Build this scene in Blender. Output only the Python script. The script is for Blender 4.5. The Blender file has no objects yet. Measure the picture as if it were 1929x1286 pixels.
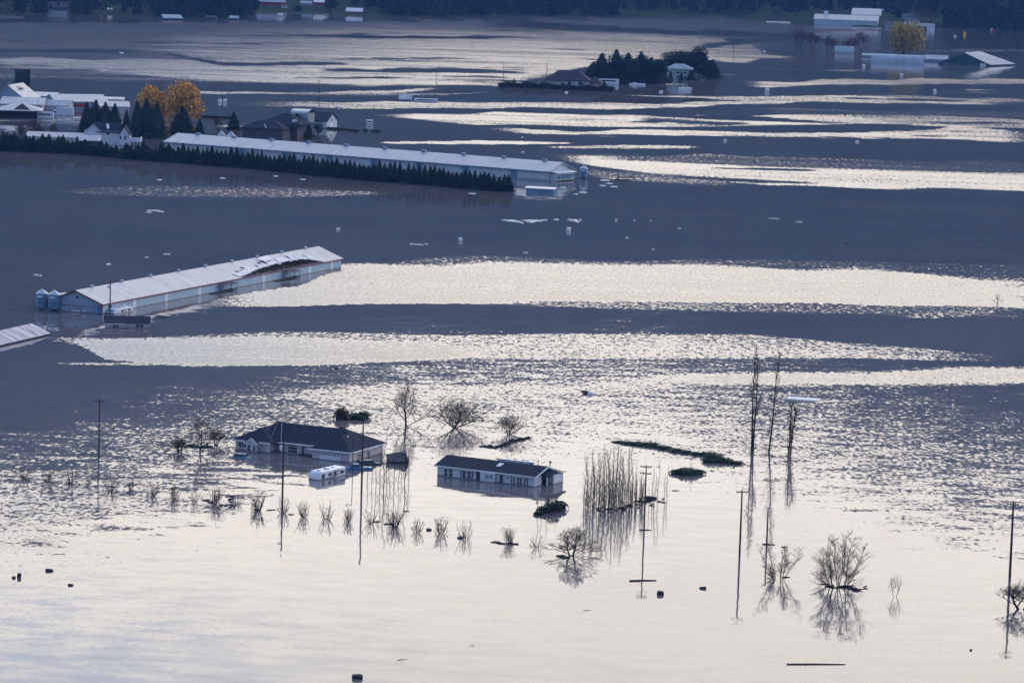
import bpy, bmesh, math, random
import numpy as np
from mathutils import Vector, Matrix
R = math.radians
C = bpy.context.scene.collection
rnd = random.Random(7)

# ------------------------------------------------------------------ camera
CH = 100.0                      # camera height above the flood, metres
FPX = 6300.0                    # focal length in photograph pixels
PW, PH = 1929.0, 1286.0
PITCH, ROLL = R(7.17), R(1.8)
cd = bpy.data.cameras.new("camera"); cam = bpy.data.objects.new("camera", cd); C.objects.link(cam)
cd.sensor_width = 36.0; cd.lens = FPX * 36.0 / PW
cd.clip_start = 1.0; cd.clip_end = 60000.0
CM = Matrix.Rotation(R(90) - PITCH, 3, 'X') @ Matrix.Rotation(ROLL, 3, 'Z')
cam.matrix_world = Matrix.Translation((0, 0, CH)) @ CM.to_4x4()
bpy.context.scene.camera = cam

# ------------------------------------------------------------------ sky
SUN_EL, SUN_AZ = R(20), R(72)   # azimuth from +Y towards +X
CLOUD_FRONT = 32.5; CLOUD_BACK = (4.9, 7.0, 12.4, 1)
w = bpy.data.worlds.new("World"); bpy.context.scene.world = w; w.use_nodes = True
nt = w.node_tree; nt.nodes.clear()
def wn(t, **k):
    n = nt.nodes.new(t)
    for a, v in k.items(): setattr(n, a, v)
    return n
out = wn('ShaderNodeOutputWorld')
sky = wn('ShaderNodeTexSky', sky_type='NISHITA', sun_disc=False, sun_elevation=SUN_EL, sun_rotation=SUN_AZ)
sky.air_density = 1.2; sky.dust_density = 1.0; sky.ozone_density = 2.0
bg = wn('ShaderNodeBackground'); bg.inputs[1].default_value = 0.10
tc = wn('ShaderNodeTexCoord')
sep = wn('ShaderNodeSeparateXYZ'); nt.links.new(tc.outputs['Generated'], sep.inputs[0])
mp = wn('ShaderNodeMapping'); mp.inputs['Scale'].default_value = (1.6, 1.6, 9.0)
nt.links.new(tc.outputs['Generated'], mp.inputs[0])
cl = wn('ShaderNodeTexNoise'); cl.inputs['Scale'].default_value = 1.7; cl.inputs['Detail'].default_value = 4; cl.inputs['Roughness'].default_value = .5
nt.links.new(mp.outputs[0], cl.inputs[0])
def wmath(op, a, b=None, c=None):
    n = wn('ShaderNodeMath', operation=op)
    for i, v in enumerate((a, b, c)):
        if v is None: continue
        if isinstance(v, (int, float)): n.inputs[i].default_value = v
        else: nt.links.new(v, n.inputs[i])
    return n.outputs[0]
# cloud deck: bright cream ahead over the ridge, cooler blue overhead and behind, with breaks of clear sky
cover = wmath('ADD', wmath('MULTIPLY', sep.outputs[1], 0.25), 0.62)
cover = wmath('ADD', cover, wmath('MULTIPLY', wmath('SUBTRACT', cl.outputs[0], 0.5), 1.0))
mr = wn('ShaderNodeMapRange'); mr.inputs['From Min'].default_value = 0.10; mr.inputs['From Max'].default_value = 0.75
mr.interpolation_type = 'SMOOTHSTEP'; mr.clamp = True
nt.links.new(cover, mr.inputs['Value'])
ccol = wn('ShaderNodeValToRGB')
ccol.color_ramp.elements[0].position = .30; ccol.color_ramp.elements[0].color = (0.93, 0.84, 0.71, 1)
ccol.color_ramp.elements[1].position = .62; ccol.color_ramp.elements[1].color = (1.0, 0.90, 0.74, 1)
nt.links.new(cl.outputs[0], ccol.inputs[0])
front = wn('ShaderNodeMapRange'); front.interpolation_type = 'SMOOTHSTEP'; front.inputs['From Min'].default_value = -0.1; front.inputs['From Max'].default_value = 0.85
nt.links.new(wmath('SUBTRACT', sep.outputs[1], wmath('MULTIPLY', sep.outputs[2], 0.3)), front.inputs['Value'])
bk = wn('ShaderNodeRGB'); bk.outputs[0].default_value = CLOUD_BACK
# a bluer, thinner patch of cloud higher up on the left
def wramp(v, a, b):
    n = wn('ShaderNodeMapRange'); n.interpolation_type = 'SMOOTHSTEP'; n.inputs['From Min'].default_value = a; n.inputs['From Max'].default_value = b
    nt.links.new(v, n.inputs['Value']); return n.outputs[0]
thin = wmath('MULTIPLY', wramp(wmath('ADD', sep.outputs[0], wmath('MULTIPLY', wmath('SUBTRACT', cl.outputs[0], .5), .12)), -0.02, -0.15), wramp(sep.outputs[2], .185, .235))
tint = wn('ShaderNodeMix', data_type='RGBA'); nt.links.new(wmath('MULTIPLY', thin, .85), tint.inputs['Factor'])
nt.links.new(ccol.outputs[0], tint.inputs['A']); tint.inputs['B'].default_value = (.56, .60, .66, 1)
fr_ = wn('ShaderNodeVectorMath', operation='SCALE')
nt.links.new(wmath('MULTIPLY', wmath('SUBTRACT', 1.18, wmath('MULTIPLY', sep.outputs[2], .8)), CLOUD_FRONT), fr_.inputs['Scale'])
nt.links.new(tint.outputs['Result'], fr_.inputs[0])
cs = wn('ShaderNodeMix', data_type='RGBA')
nt.links.new(front.outputs[0], cs.inputs['Factor']); nt.links.new(bk.outputs[0], cs.inputs['A']); nt.links.new(fr_.outputs[0], cs.inputs['B'])
mix = wn('ShaderNodeMix', data_type='RGBA')
nt.links.new(mr.outputs[0], mix.inputs['Factor']); nt.links.new(sky.outputs[0], mix.inputs['A']); nt.links.new(cs.outputs['Result'], mix.inputs['B'])
nt.links.new(mix.outputs['Result'], bg.inputs[0]); nt.links.new(bg.outputs[0], out.inputs[0])

sd = bpy.data.lights.new("sun", 'SUN'); sd.energy = 0.9; sd.angle = R(12); sd.color = (1.0, .93, .84)
sun = bpy.data.objects.new("sun", sd); C.objects.link(sun)
sv = Vector((math.sin(SUN_AZ) * math.cos(SUN_EL), math.cos(SUN_AZ) * math.cos(SUN_EL), math.sin(SUN_EL)))
sun.rotation_euler = sv.to_track_quat('Z', 'Y').to_euler()
vs = bpy.context.scene.view_settings
vs.view_transform = 'Standard'; vs.look = 'None'; vs.gamma = 1.0; vs.exposure = 0.0
cy = bpy.context.scene.cycles
cy.sample_clamp_indirect = 6.0
cy.max_bounces = 6; cy.diffuse_bounces = 2; cy.glossy_bounces = 3; cy.transmission_bounces = 2; cy.volume_bounces = 0
cy.transparent_max_bounces = 8; cy.use_denoising = True

# ------------------------------------------------------------------ helpers
def G(px, py, z=0.0):
    """photograph pixel -> point at height z"""
    d = CM @ Vector(((px - PW / 2) / FPX, -(py - PH / 2) / FPX, -1.0))
    t = (z - CH) / d.z
    return Vector((d.x * t, d.y * t, z))
def P(v):
    q = CM.transposed() @ (Vector(v) - Vector((0, 0, CH)))
    return PW / 2 - q.x / q.z * FPX, PH / 2 + q.y / q.z * FPX
def S(px, py):
    """pixels per metre at a ground pixel"""
    p = G(px, py); return FPX / math.sqrt(p.y ** 2 + CH ** 2)
def HT(px, py, dy):
    """height in metres of something dy pixels tall with its foot at px,py"""
    return dy / S(px, py)

def tag(o, label=None, cat=None, group=None, kind=None):
    if label: o['label'] = label
    if cat: o['category'] = cat
    if group: o['group'] = group
    if kind: o['kind'] = kind
    return o
def empty(name, loc=(0, 0, 0), rz=0.0, label=None, cat=None, group=None):
    o = bpy.data.objects.new(name, None); C.objects.link(o)
    o.location = loc; o.rotation_euler = (0, 0, rz); o.empty_display_size = .5
    return tag(o, label, cat, group)
def copy_tree(o, parent=None):
    c = o.copy(); C.objects.link(c); c.parent = parent
    for ch in o.children: copy_tree(ch, c)
    return c

# ------------------------------------------------------------------ materials
def mat(name, col, rough=.7, noise=None, spec=.4, metal=0.0, var=None, bump=0.0):
    """noise = (scale, amount): value variation; var = second colour mixed by noise"""
    m = bpy.data.materials.new(name); m.use_nodes = True
    n = m.node_tree; b = n.nodes['Principled BSDF']
    b.inputs['Roughness'].default_value = rough; b.inputs['Metallic'].default_value = metal
    b.inputs['Specular IOR Level'].default_value = spec
    c4 = tuple(col) + (1,)
    b.inputs['Base Color'].default_value = c4
    if noise:
        t = n.nodes.new('ShaderNodeTexCoord')
        nz = n.nodes.new('ShaderNodeTexNoise'); nz.inputs['Scale'].default_value = noise[0]; nz.inputs['Detail'].default_value = 5
        n.links.new(t.outputs['Object'], nz.inputs[0])
        rp = n.nodes.new('ShaderNodeValToRGB')
        rp.color_ramp.elements[0].position = .35; rp.color_ramp.elements[1].position = .65
        k = noise[1]
        v2 = var if var else tuple(min(1, x * (1 + k)) for x in col)
        rp.color_ramp.elements[0].color = tuple(x * (1 - k) for x in col) + (1,)
        rp.color_ramp.elements[1].color = tuple(v2) + (1,)
        n.links.new(nz.outputs[0], rp.inputs[0]); n.links.new(rp.outputs[0], b.inputs['Base Color'])
        if bump:
            bp = n.nodes.new('ShaderNodeBump'); bp.inputs['Strength'].default_value = bump
            n.links.new(nz.outputs[0], bp.inputs['Height']); n.links.new(bp.outputs[0], b.inputs['Normal'])
    return m

def water_material():
    m = bpy.data.materials.new('flood_water'); m.use_nodes = True
    n = m.node_tree; b = n.nodes['Principled BSDF']; L = n.links
    b.inputs['Roughness'].default_value = .02; b.inputs['IOR'].default_value = 1.33
    geo = n.nodes.new('ShaderNodeNewGeometry')
    at = n.nodes.new('ShaderNodeAttribute'); at.attribute_name = 'ruffle'
    def M(op, a, b2=None, c=None):
        q = n.nodes.new('ShaderNodeMath'); q.operation = op
        for i, v in enumerate((a, b2, c)):
            if v is None: continue
            if isinstance(v, (int, float)): q.inputs[i].default_value = v
            else: L.new(v, q.inputs[i])
        return q.outputs[0]
    def nz(scale, sc3, det, rot=0, ro=.5, seed=0):
        mp = n.nodes.new('ShaderNodeMapping'); mp.inputs['Scale'].default_value = sc3; mp.inputs['Rotation'].default_value = (0, 0, rot)
        mp.inputs['Location'].default_value = (seed, seed * 1.7, 0)
        L.new(geo.outputs['Position'], mp.inputs[0])
        t = n.nodes.new('ShaderNodeTexNoise'); t.noise_dimensions = '2D'; t.inputs['Scale'].default_value = scale
        t.inputs['Detail'].default_value = det; t.inputs['Roughness'].default_value = ro
        L.new(mp.outputs[0], t.inputs[0])
        return t
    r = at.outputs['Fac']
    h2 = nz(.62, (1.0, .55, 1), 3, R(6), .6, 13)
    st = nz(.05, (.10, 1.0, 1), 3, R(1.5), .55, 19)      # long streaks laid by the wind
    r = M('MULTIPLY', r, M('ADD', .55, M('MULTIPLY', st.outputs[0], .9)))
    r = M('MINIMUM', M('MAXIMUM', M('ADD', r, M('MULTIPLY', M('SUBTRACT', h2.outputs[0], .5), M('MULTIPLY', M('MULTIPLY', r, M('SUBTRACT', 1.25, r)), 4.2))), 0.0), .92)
    # wavelets about 1.5 m, chop modulated by gusts
    a = nz(0.95, (1.15, .62, 1), 4, R(12), .62)
    g = nz(0.11, (0.6, 1.0, 1), 2, R(-6), .5, 31)
    f = nz(0.23, (0.45, 1.0, 1), 2, R(5), .5, 77)      # long low swell lines in calm water
    sepa = n.nodes.new('ShaderNodeSeparateColor'); L.new(a.outputs['Color'], sepa.inputs[0])
    sepf = n.nodes.new('ShaderNodeSeparateColor'); L.new(f.outputs['Color'], sepf.inputs[0])
    na = M('SUBTRACT', sepa.outputs[0], .5); nb = M('SUBTRACT', sepa.outputs[1], .5)
    fa = M('SUBTRACT', sepf.outputs[0], .5); fb = M('SUBTRACT', sepf.outputs[1], .5)
    gust = M('ADD', .55, M('MULTIPLY', g.outputs[0], .9))
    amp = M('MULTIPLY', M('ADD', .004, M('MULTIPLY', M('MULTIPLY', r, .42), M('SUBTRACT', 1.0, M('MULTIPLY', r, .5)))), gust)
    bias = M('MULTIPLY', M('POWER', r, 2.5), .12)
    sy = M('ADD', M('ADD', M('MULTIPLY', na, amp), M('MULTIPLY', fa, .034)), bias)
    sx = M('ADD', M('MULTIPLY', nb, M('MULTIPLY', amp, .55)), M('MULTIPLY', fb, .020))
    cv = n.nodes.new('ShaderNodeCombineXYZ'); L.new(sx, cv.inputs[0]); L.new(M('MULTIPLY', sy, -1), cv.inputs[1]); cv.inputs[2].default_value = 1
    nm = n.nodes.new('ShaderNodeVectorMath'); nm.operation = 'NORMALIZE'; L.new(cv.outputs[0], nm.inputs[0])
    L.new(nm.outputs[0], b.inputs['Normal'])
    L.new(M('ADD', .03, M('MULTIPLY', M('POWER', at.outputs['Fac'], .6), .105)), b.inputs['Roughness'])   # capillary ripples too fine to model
    # silt
    s2 = nz(.012, (1, 1.6, 1), 4, 0, .5, 5)
    rp = n.nodes.new('ShaderNodeValToRGB')
    rp.color_ramp.elements[0].position = .35; rp.color_ramp.elements[0].color = (.108, .104, .112, 1)
    rp.color_ramp.elements[1].position = .65; rp.color_ramp.elements[1].color = (.140, .130, .130, 1)
    L.new(s2.outputs[0], rp.inputs[0]); L.new(rp.outputs[0], b.inputs['Base Color'])
    return m

# ------------------------------------------------------------------ water
# wind patches: (ruffle, soft edge top, soft edge bottom, [(x, y_top, y_bottom), ...])
WIND = [
 # far lake sheet
 (.66, 4, 6, [(-300, 46, 150), (0, 44, 150), (400, 44, 156), (800, 42, 164), (950, 48, 150), (1010, 60, 120)]),
 (.78, 3, 8, [(-200, 44, 88), (0, 44, 90), (300, 42, 95), (700, 40, 100), (1000, 35, 105), (1400, 36, 60), (1500, 45, 52)]),
 (1.0, 14, 8, [(250, 75, 90), (450, 56, 135), (700, 48, 150), (1000, 60, 145), (1300, 68, 100), (1500, 75, 92)]),
 (1.0, 3, 4, [(-100, 108, 116), (300, 112, 146), (700, 120, 162), (950, 125, 160), (1100, 128, 138)]),
 (.85, 2, 2, [(850, 150, 152), (940, 150, 163), (1010, 156, 158)]),
 (.0, 1, 1, [(560, 64, 68), (700, 67, 72), (900, 69, 73), (960, 71, 72)]),
 (.0, 1, 1, [(300, 96, 100), (420, 118, 124), (640, 118, 122), (660, 121, 122)]),
 (.1, 1, 1, [(-50, 92, 98), (240, 95, 100), (270, 98, 99)]),
 (.1, 1, 2, [(600, 130, 134), (800, 132, 137), (1000, 134, 137)]),
 (.2, 1, 2, [(900, 30, 50), (1050, 44, 56), (1250, 56, 65), (1500, 60, 72), (1700, 60, 75)]),
 (.95, 3, 4, [(1020, 66, 66), (1100, 68, 112), (1300, 72, 116), (1400, 76, 118), (1440, 100, 112), (1520, 108, 112)]),
 (.8, 1, 2, [(1150, 36, 40), (1400, 38, 60), (1500, 48, 64), (1700, 56, 72), (1720, 62, 70)]),
 (.42, 2, 2, [(1430, 62, 80), (1500, 64, 82), (1640, 68, 84), (1700, 74, 80)]),
 (.25, 3, 3, [(1300, 88, 94), (1450, 64, 78), (1700, 56, 96), (1780, 70, 74)]),
 # lines around the farms
 (.9, 1, 1, [(240, 172, 173), (400, 172, 178), (600, 174, 178), (760, 168, 176), (860, 164, 165)]),
 (.9, 1, 1, [(400, 192, 193), (470, 192, 200), (600, 191, 204), (800, 192, 205), (1000, 192, 204), (1200, 196, 206), (1500, 184, 193), (1800, 190, 197), (2000, 192, 198)]),
 (.7, 1, 1, [(500, 177, 179), (700, 176, 180), (830, 176, 180), (960, 172, 173)]),
 (.8, 1, 1, [(-50, 224, 226), (0, 224, 229), (140, 223, 229), (160, 226, 227)]),
 (.8, 1, 1, [(390, 236, 237), (430, 236, 240), (480, 237, 238)]),
 (.85, 1, 1, [(1120, 179, 179), (1300, 180, 184), (1420, 182, 192), (1600, 178, 184), (1929, 186, 192), (2000, 188, 192)]),
 (.95, 1, 1, [(1380, 152, 153), (1420, 155, 165), (1600, 149, 160), (1929, 148, 159), (2000, 149, 158)]),
 (.8, 1, 1, [(1530, 132, 133), (1600, 131, 135), (1690, 132, 133)]),
 (.9, 1, 1, [(1710, 94, 95), (1780, 94, 98), (1940, 94, 97), (2000, 94, 97)]),
 (.7, 1, 1, [(1150, 157, 158), (1240, 158, 162), (1310, 158, 159)]),
 (.9, 1, 1, [(1800, 169, 170), (1850, 168, 171), (1910, 169, 170)]),
 # middle right streaks
 (.95, 2, 2, [(650, 215, 216), (720, 215, 219), (900, 212, 236), (1080, 212, 238), (1250, 218, 240), (1500, 216, 236), (1700, 212, 234), (1929, 222, 238), (2000, 224, 238)]),
 (.0, 1, 2, [(880, 205, 208), (1000, 208, 212), (1200, 212, 216), (1400, 219, 228), (1500, 226, 230), (1620, 232, 233)]),
 (.0, 1, 1, [(1500, 200, 201), (1600, 203, 216), (1800, 206, 220), (1929, 206, 222)]),
 (.85, 2, 2, [(1540, 203, 204), (1590, 210, 216), (1700, 218, 234), (1800, 222, 240), (1929, 226, 242), (2000, 226, 242)]),
 (.5, 2, 2, [(1400, 203, 210), (1600, 207, 216), (1929, 210, 222), (2000, 212, 222)]),
 (.95, 1, 1, [(880, 242, 243), (1000, 244, 252), (1300, 246, 256), (1520, 250, 260), (1700, 248, 262), (1800, 238, 264), (1929, 248, 268), (2000, 250, 270)]),
 (.95, 1, 1, [(690, 270, 270), (780, 266, 272), (900, 264, 272), (1050, 268, 271), (1110, 269, 270)]),
 (.8, 2, 1, [(1010, 278, 278), (1060, 275, 280), (1240, 272, 281), (1330, 276, 280)]),
 (.35, 3, 1, [(1200, 222, 228), (1350, 228, 236), (1420, 232, 234)]),
 # broad bright bank right of the long barn
 (1.0, 7, 4, [(1020, 293, 295), (1100, 292, 312), (1250, 292, 330), (1450, 300, 350), (1700, 312, 356), (1929, 322, 358), (2050, 324, 358)]),
 (.45, 3, 2, [(1100, 292, 300), (1400, 293, 312), (1700, 300, 322), (1929, 306, 326), (2000, 306, 326)]),
 (.5, 3, 6, [(1080, 318, 325), (1150, 322, 340), (1280, 328, 346), (1400, 344, 350)]),
 (.0, 1, 1, [(1200, 312, 313), (1350, 316, 318), (1520, 320, 322), (1560, 322, 323)]),
 (.25, 2, 2, [(1250, 330, 332), (1420, 338, 345), (1560, 345, 346)]),
 # patch below the hedge, left
 (.50, 3, 4, [(80, 358, 360), (170, 352, 366), (350, 350, 372), (560, 352, 374), (680, 360, 368), (760, 364, 366)]),
 # main white band
 (.30, 4, 3, [(640, 492, 500), (800, 488, 500), (1000, 486, 504), (1300, 488, 510), (1929, 496, 530), (2050, 498, 536)]),
 (1.0, 11, 1.2, [(360, 573, 576), (430, 556, 579), (560, 536, 577), (640, 503, 574), (800, 496, 572), (1000, 498, 570), (1300, 500, 570), (1600, 510, 573), (1850, 524, 580), (2050, 534, 584)]),
 (.35, 2, 4, [(900, 570, 574), (1200, 568, 582), (1500, 570, 590), (1800, 576, 596), (1929, 580, 600), (2000, 580, 600)]),
 (.45, 2, 2, [(1690, 594, 598), (1760, 586, 600), (1850, 580, 592), (1890, 582, 586)]),
 # second band
 (.45, 4, 2, [(60, 633, 636), (300, 630, 640), (600, 628, 640), (900, 630, 650), (1200, 628, 664), (1400, 630, 668), (1600, 650, 675), (1850, 664, 680), (1929, 672, 680)]),
 (1.0, 6, 6, [(60, 634, 636), (150, 635, 650), (200, 640, 676), (350, 636, 688), (600, 636, 686), (800, 645, 676), (900, 655, 672), (1100, 662, 672), (1300, 664, 672), (1500, 668, 670)]),
 (.5, 3, 6, [(850, 642, 674), (1100, 638, 676), (1300, 645, 676), (1500, 655, 675), (1650, 662, 672)]),
 (.6, 3, 1, [(90, 683, 685), (140, 682, 687), (300, 684, 688), (420, 686, 688)]),
 # third band, right
 (.85, 12, 10, [(1180, 712, 716), (1350, 706, 722), (1600, 700, 722), (1800, 696, 722), (1929, 692, 722), (2050, 690, 722)]),
 (.45, 10, 10, [(500, 742, 750), (700, 726, 760), (900, 724, 750), (1050, 722, 742), (1200, 716, 732), (1350, 710, 724)]),
]
_q = random.Random(31)
for _k in range(70):                    # many thin wind lines over the far water
    _x = _q.uniform(450, 1900); _y = _q.uniform(55, 300); _l = _q.uniform(80, 420); _t = _q.uniform(.6, 2.6)
    if 640 < _x < 1130 and _y > 262 - (1130 - _x) * .15: continue
    _sl = _q.uniform(.0, .012)
    WIND.append((_q.choice((.0, .0, .2, .5, .7, .85)), 1.2, 1.2, [(_x - _l / 2, _y - _sl * _l / 2, _y - _sl * _l / 2 + .1), (_x, _y - _t / 2, _y + _t / 2), (_x + _l / 2, _y + _sl * _l / 2, _y + _sl * _l / 2 + .1)]))
for _k in range(46):                    # dark calm lines in the far left sheet
    _x = _q.uniform(-100, 1000); _y = _q.uniform(50, 165); _l = _q.uniform(120, 500); _t = _q.uniform(.6, 2.4)
    WIND.append((_q.choice((.0, .1, .3, .75)), 1.2, 1.2, [(_x - _l / 2, _y, _y + .1), (_x, _y - _t / 2, _y + _t / 2), (_x + _l / 2, _y + 2, _y + 2.1)]))
# background sparkle field: (x, y, ruffle) control points, smoothly interpolated
FIELD = [
 (0,100,.02),(500,160,.02),(1000,180,.02),(1280,160,.12),(1600,150,.04),(1550,78,.30),(1580,92,.34),(1450,90,.25),(1929,100,.01),(0,300,.0),(500,300,.0),(1000,260,.02),(1500,260,.03),(1929,240,.02),
 (0,450,.0),(500,430,.0),(1000,430,.0),(1500,430,.0),(1929,430,.0),(0,600,.0),(500,600,.0),(1000,600,.03),(1500,600,.05),(1929,620,.06),
 (0,700,.02),(200,700,.04),(400,700,.06),(640,700,.10),(900,690,.15),(1100,690,.17),(1400,700,.15),(1600,690,.10),(1900,670,.06),
 (0,780,.03),(200,760,.08),(350,760,.15),(500,760,.19),(700,780,.26),(900,790,.20),(1100,780,.17),(1300,760,.18),(1500,760,.20),(1700,750,.16),(1900,750,.09),
 (0,860,.07),(150,850,.15),(300,840,.24),(450,840,.22),(420,900,.05),(700,850,.10),(900,840,.15),(1200,830,.16),(1500,820,.19),(1750,830,.20),(1900,820,.15),
 (0,930,.20),(150,930,.20),(300,930,.14),(480,920,.03),(700,930,.015),(900,940,.01),(1200,920,.03),(1500,900,.11),(1750,900,.16),(1929,890,.19),
 (0,1000,.17),(200,1000,.06),(400,1000,.02),(700,1020,.012),(1100,1020,.012),(1500,980,.045),(1900,970,.10),
 (0,1080,.05),(300,1100,.03),(700,1100,.02),(1200,1100,.015),(1900,1080,.03),(0,1286,.03),(600,1286,.03),(1200,1286,.02),(1929,1286,.03)]

def build_water():
    # rows closer together near the viewer, one flat sheet at z = 0
    ys = np.concatenate([np.linspace(-400, 380, 12), 100.0 / np.linspace(.262, .0255, 760), np.array([4200., 5200., 7000., 9000.])])
    us = np.concatenate([[-4, -1.2, -.5, -.3], np.linspace(-.185, .185, 420), [.3, .5, 1.2, 4]])
    fan = np.clip(ys, 420, 4000)
    X = us[None, :] * fan[:, None]; Y = np.repeat(ys[:, None], len(us), 1)
    # photo position of every vertex
    cm = np.array(CM)
    d = np.stack([X, Y, np.full_like(X, -CH)], -1) @ cm
    z = np.minimum(d[..., 2], -50)
    px = PW / 2 - d[..., 0] / z * FPX; py = PH / 2 + d[..., 1] / z * FPX
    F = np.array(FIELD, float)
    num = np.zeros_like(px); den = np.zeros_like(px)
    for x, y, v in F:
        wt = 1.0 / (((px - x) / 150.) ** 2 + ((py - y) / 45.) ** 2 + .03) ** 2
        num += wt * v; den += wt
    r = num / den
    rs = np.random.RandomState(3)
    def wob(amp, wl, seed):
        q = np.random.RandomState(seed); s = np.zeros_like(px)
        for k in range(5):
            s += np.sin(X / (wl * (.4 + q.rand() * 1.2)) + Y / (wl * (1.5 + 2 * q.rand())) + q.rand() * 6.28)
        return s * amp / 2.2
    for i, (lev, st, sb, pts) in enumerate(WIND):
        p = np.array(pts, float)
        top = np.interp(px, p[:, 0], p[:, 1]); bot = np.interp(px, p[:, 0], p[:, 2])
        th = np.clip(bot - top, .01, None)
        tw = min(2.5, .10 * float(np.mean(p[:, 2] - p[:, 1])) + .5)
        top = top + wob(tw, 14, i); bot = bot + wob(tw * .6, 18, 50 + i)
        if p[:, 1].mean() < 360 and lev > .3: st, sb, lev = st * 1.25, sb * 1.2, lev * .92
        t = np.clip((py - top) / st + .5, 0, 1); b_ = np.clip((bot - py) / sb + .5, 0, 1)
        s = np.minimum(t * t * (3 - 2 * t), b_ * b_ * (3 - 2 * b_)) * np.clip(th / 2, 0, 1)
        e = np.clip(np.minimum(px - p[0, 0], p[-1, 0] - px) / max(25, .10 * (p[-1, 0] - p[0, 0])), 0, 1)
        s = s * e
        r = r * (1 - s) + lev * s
    nv, nu = X.shape
    me = bpy.data.meshes.new('water')
    co = np.stack([X, Y, np.zeros_like(X)], -1).reshape(-1, 3)
    idx = np.arange(nv * nu).reshape(nv, nu)
    q = np.stack([idx[:-1, :-1], idx[:-1, 1:], idx[1:, 1:], idx[1:, :-1]], -1).reshape(-1, 4)
    me.vertices.add(len(co)); me.vertices.foreach_set('co', co.ravel())
    me.loops.add(q.size); me.loops.foreach_set('vertex_index', q.ravel().astype(np.int32))
    me.polygons.add(len(q)); me.polygons.foreach_set('loop_start', (np.arange(len(q)) * 4).astype(np.int32))
    me.update(calc_edges=True)
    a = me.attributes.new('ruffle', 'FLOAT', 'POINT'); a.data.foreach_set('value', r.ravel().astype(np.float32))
    me.materials.append(water_material())
    o = bpy.data.objects.new('water', me); C.objects.link(o); o['kind'] = 'structure'
    return o
build_water()

# ------------------------------------------------------------------ ridge beyond the valley
def build_hills():
    prof = [(-4000, 11.5), (-1500, 10.8), (0, 10.6), (350, 9.9), (500, 9.3), (650, 8.7), (1000, 8.45), (1300, 8.5), (1600, 9.05), (1929, 9.8), (3000, 9.5), (5500, 8)]
    pa = np.array(prof, float)
    ridge_y = 5600.
    nx, ny = 300, 60
    v = []; f = []
    for j in range(ny):
        t = j / (ny - 1)
        for i in range(nx):
            u = -1.9 + 3.8 * i / (nx - 1)
            pxx = PW / 2 + u * FPX
            el = math.tan(R(float(np.interp(pxx, pa[:, 0], pa[:, 1]))))
            hm = el * (ridge_y - 700)
            y = 4300 + (ridge_y - 4300) * t * 1.25 + 120 * math.sin(u * 9 + 1.3) * (1 - t)
            x = u * (4200 + (ridge_y - 4200) * t)
            h = hm * (min(t * 1.25, 1) ** 1.25) if t < .8 else hm * (1 - (t - .8) * 1.5)
            h += (22 * math.sin(x / 190. + 2.1 * math.sin(y / 500.)) + 9 * math.sin(x / 61. + y / 97.) + 4 * math.sin(x / 23.)) * min(1, t * 3)
            if j == 0: h = -3
            v.append((x, y, h))
    for j in range(ny - 1):
        for i in range(nx - 1):
            a = j * nx + i; f.append((a, a + 1, a + nx + 1, a + nx))
    me = bpy.data.meshes.new('hills'); me.from_pydata(v, [], f); me.update()
    me.materials.append(mat('hill_forest', (.022, .034, .026), 1.0, (.02, .5), spec=0, var=(.04, .05, .03)))
    o = bpy.data.objects.new('hills', me); C.objects.link(o); o['kind'] = 'structure'
build_hills()

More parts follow.
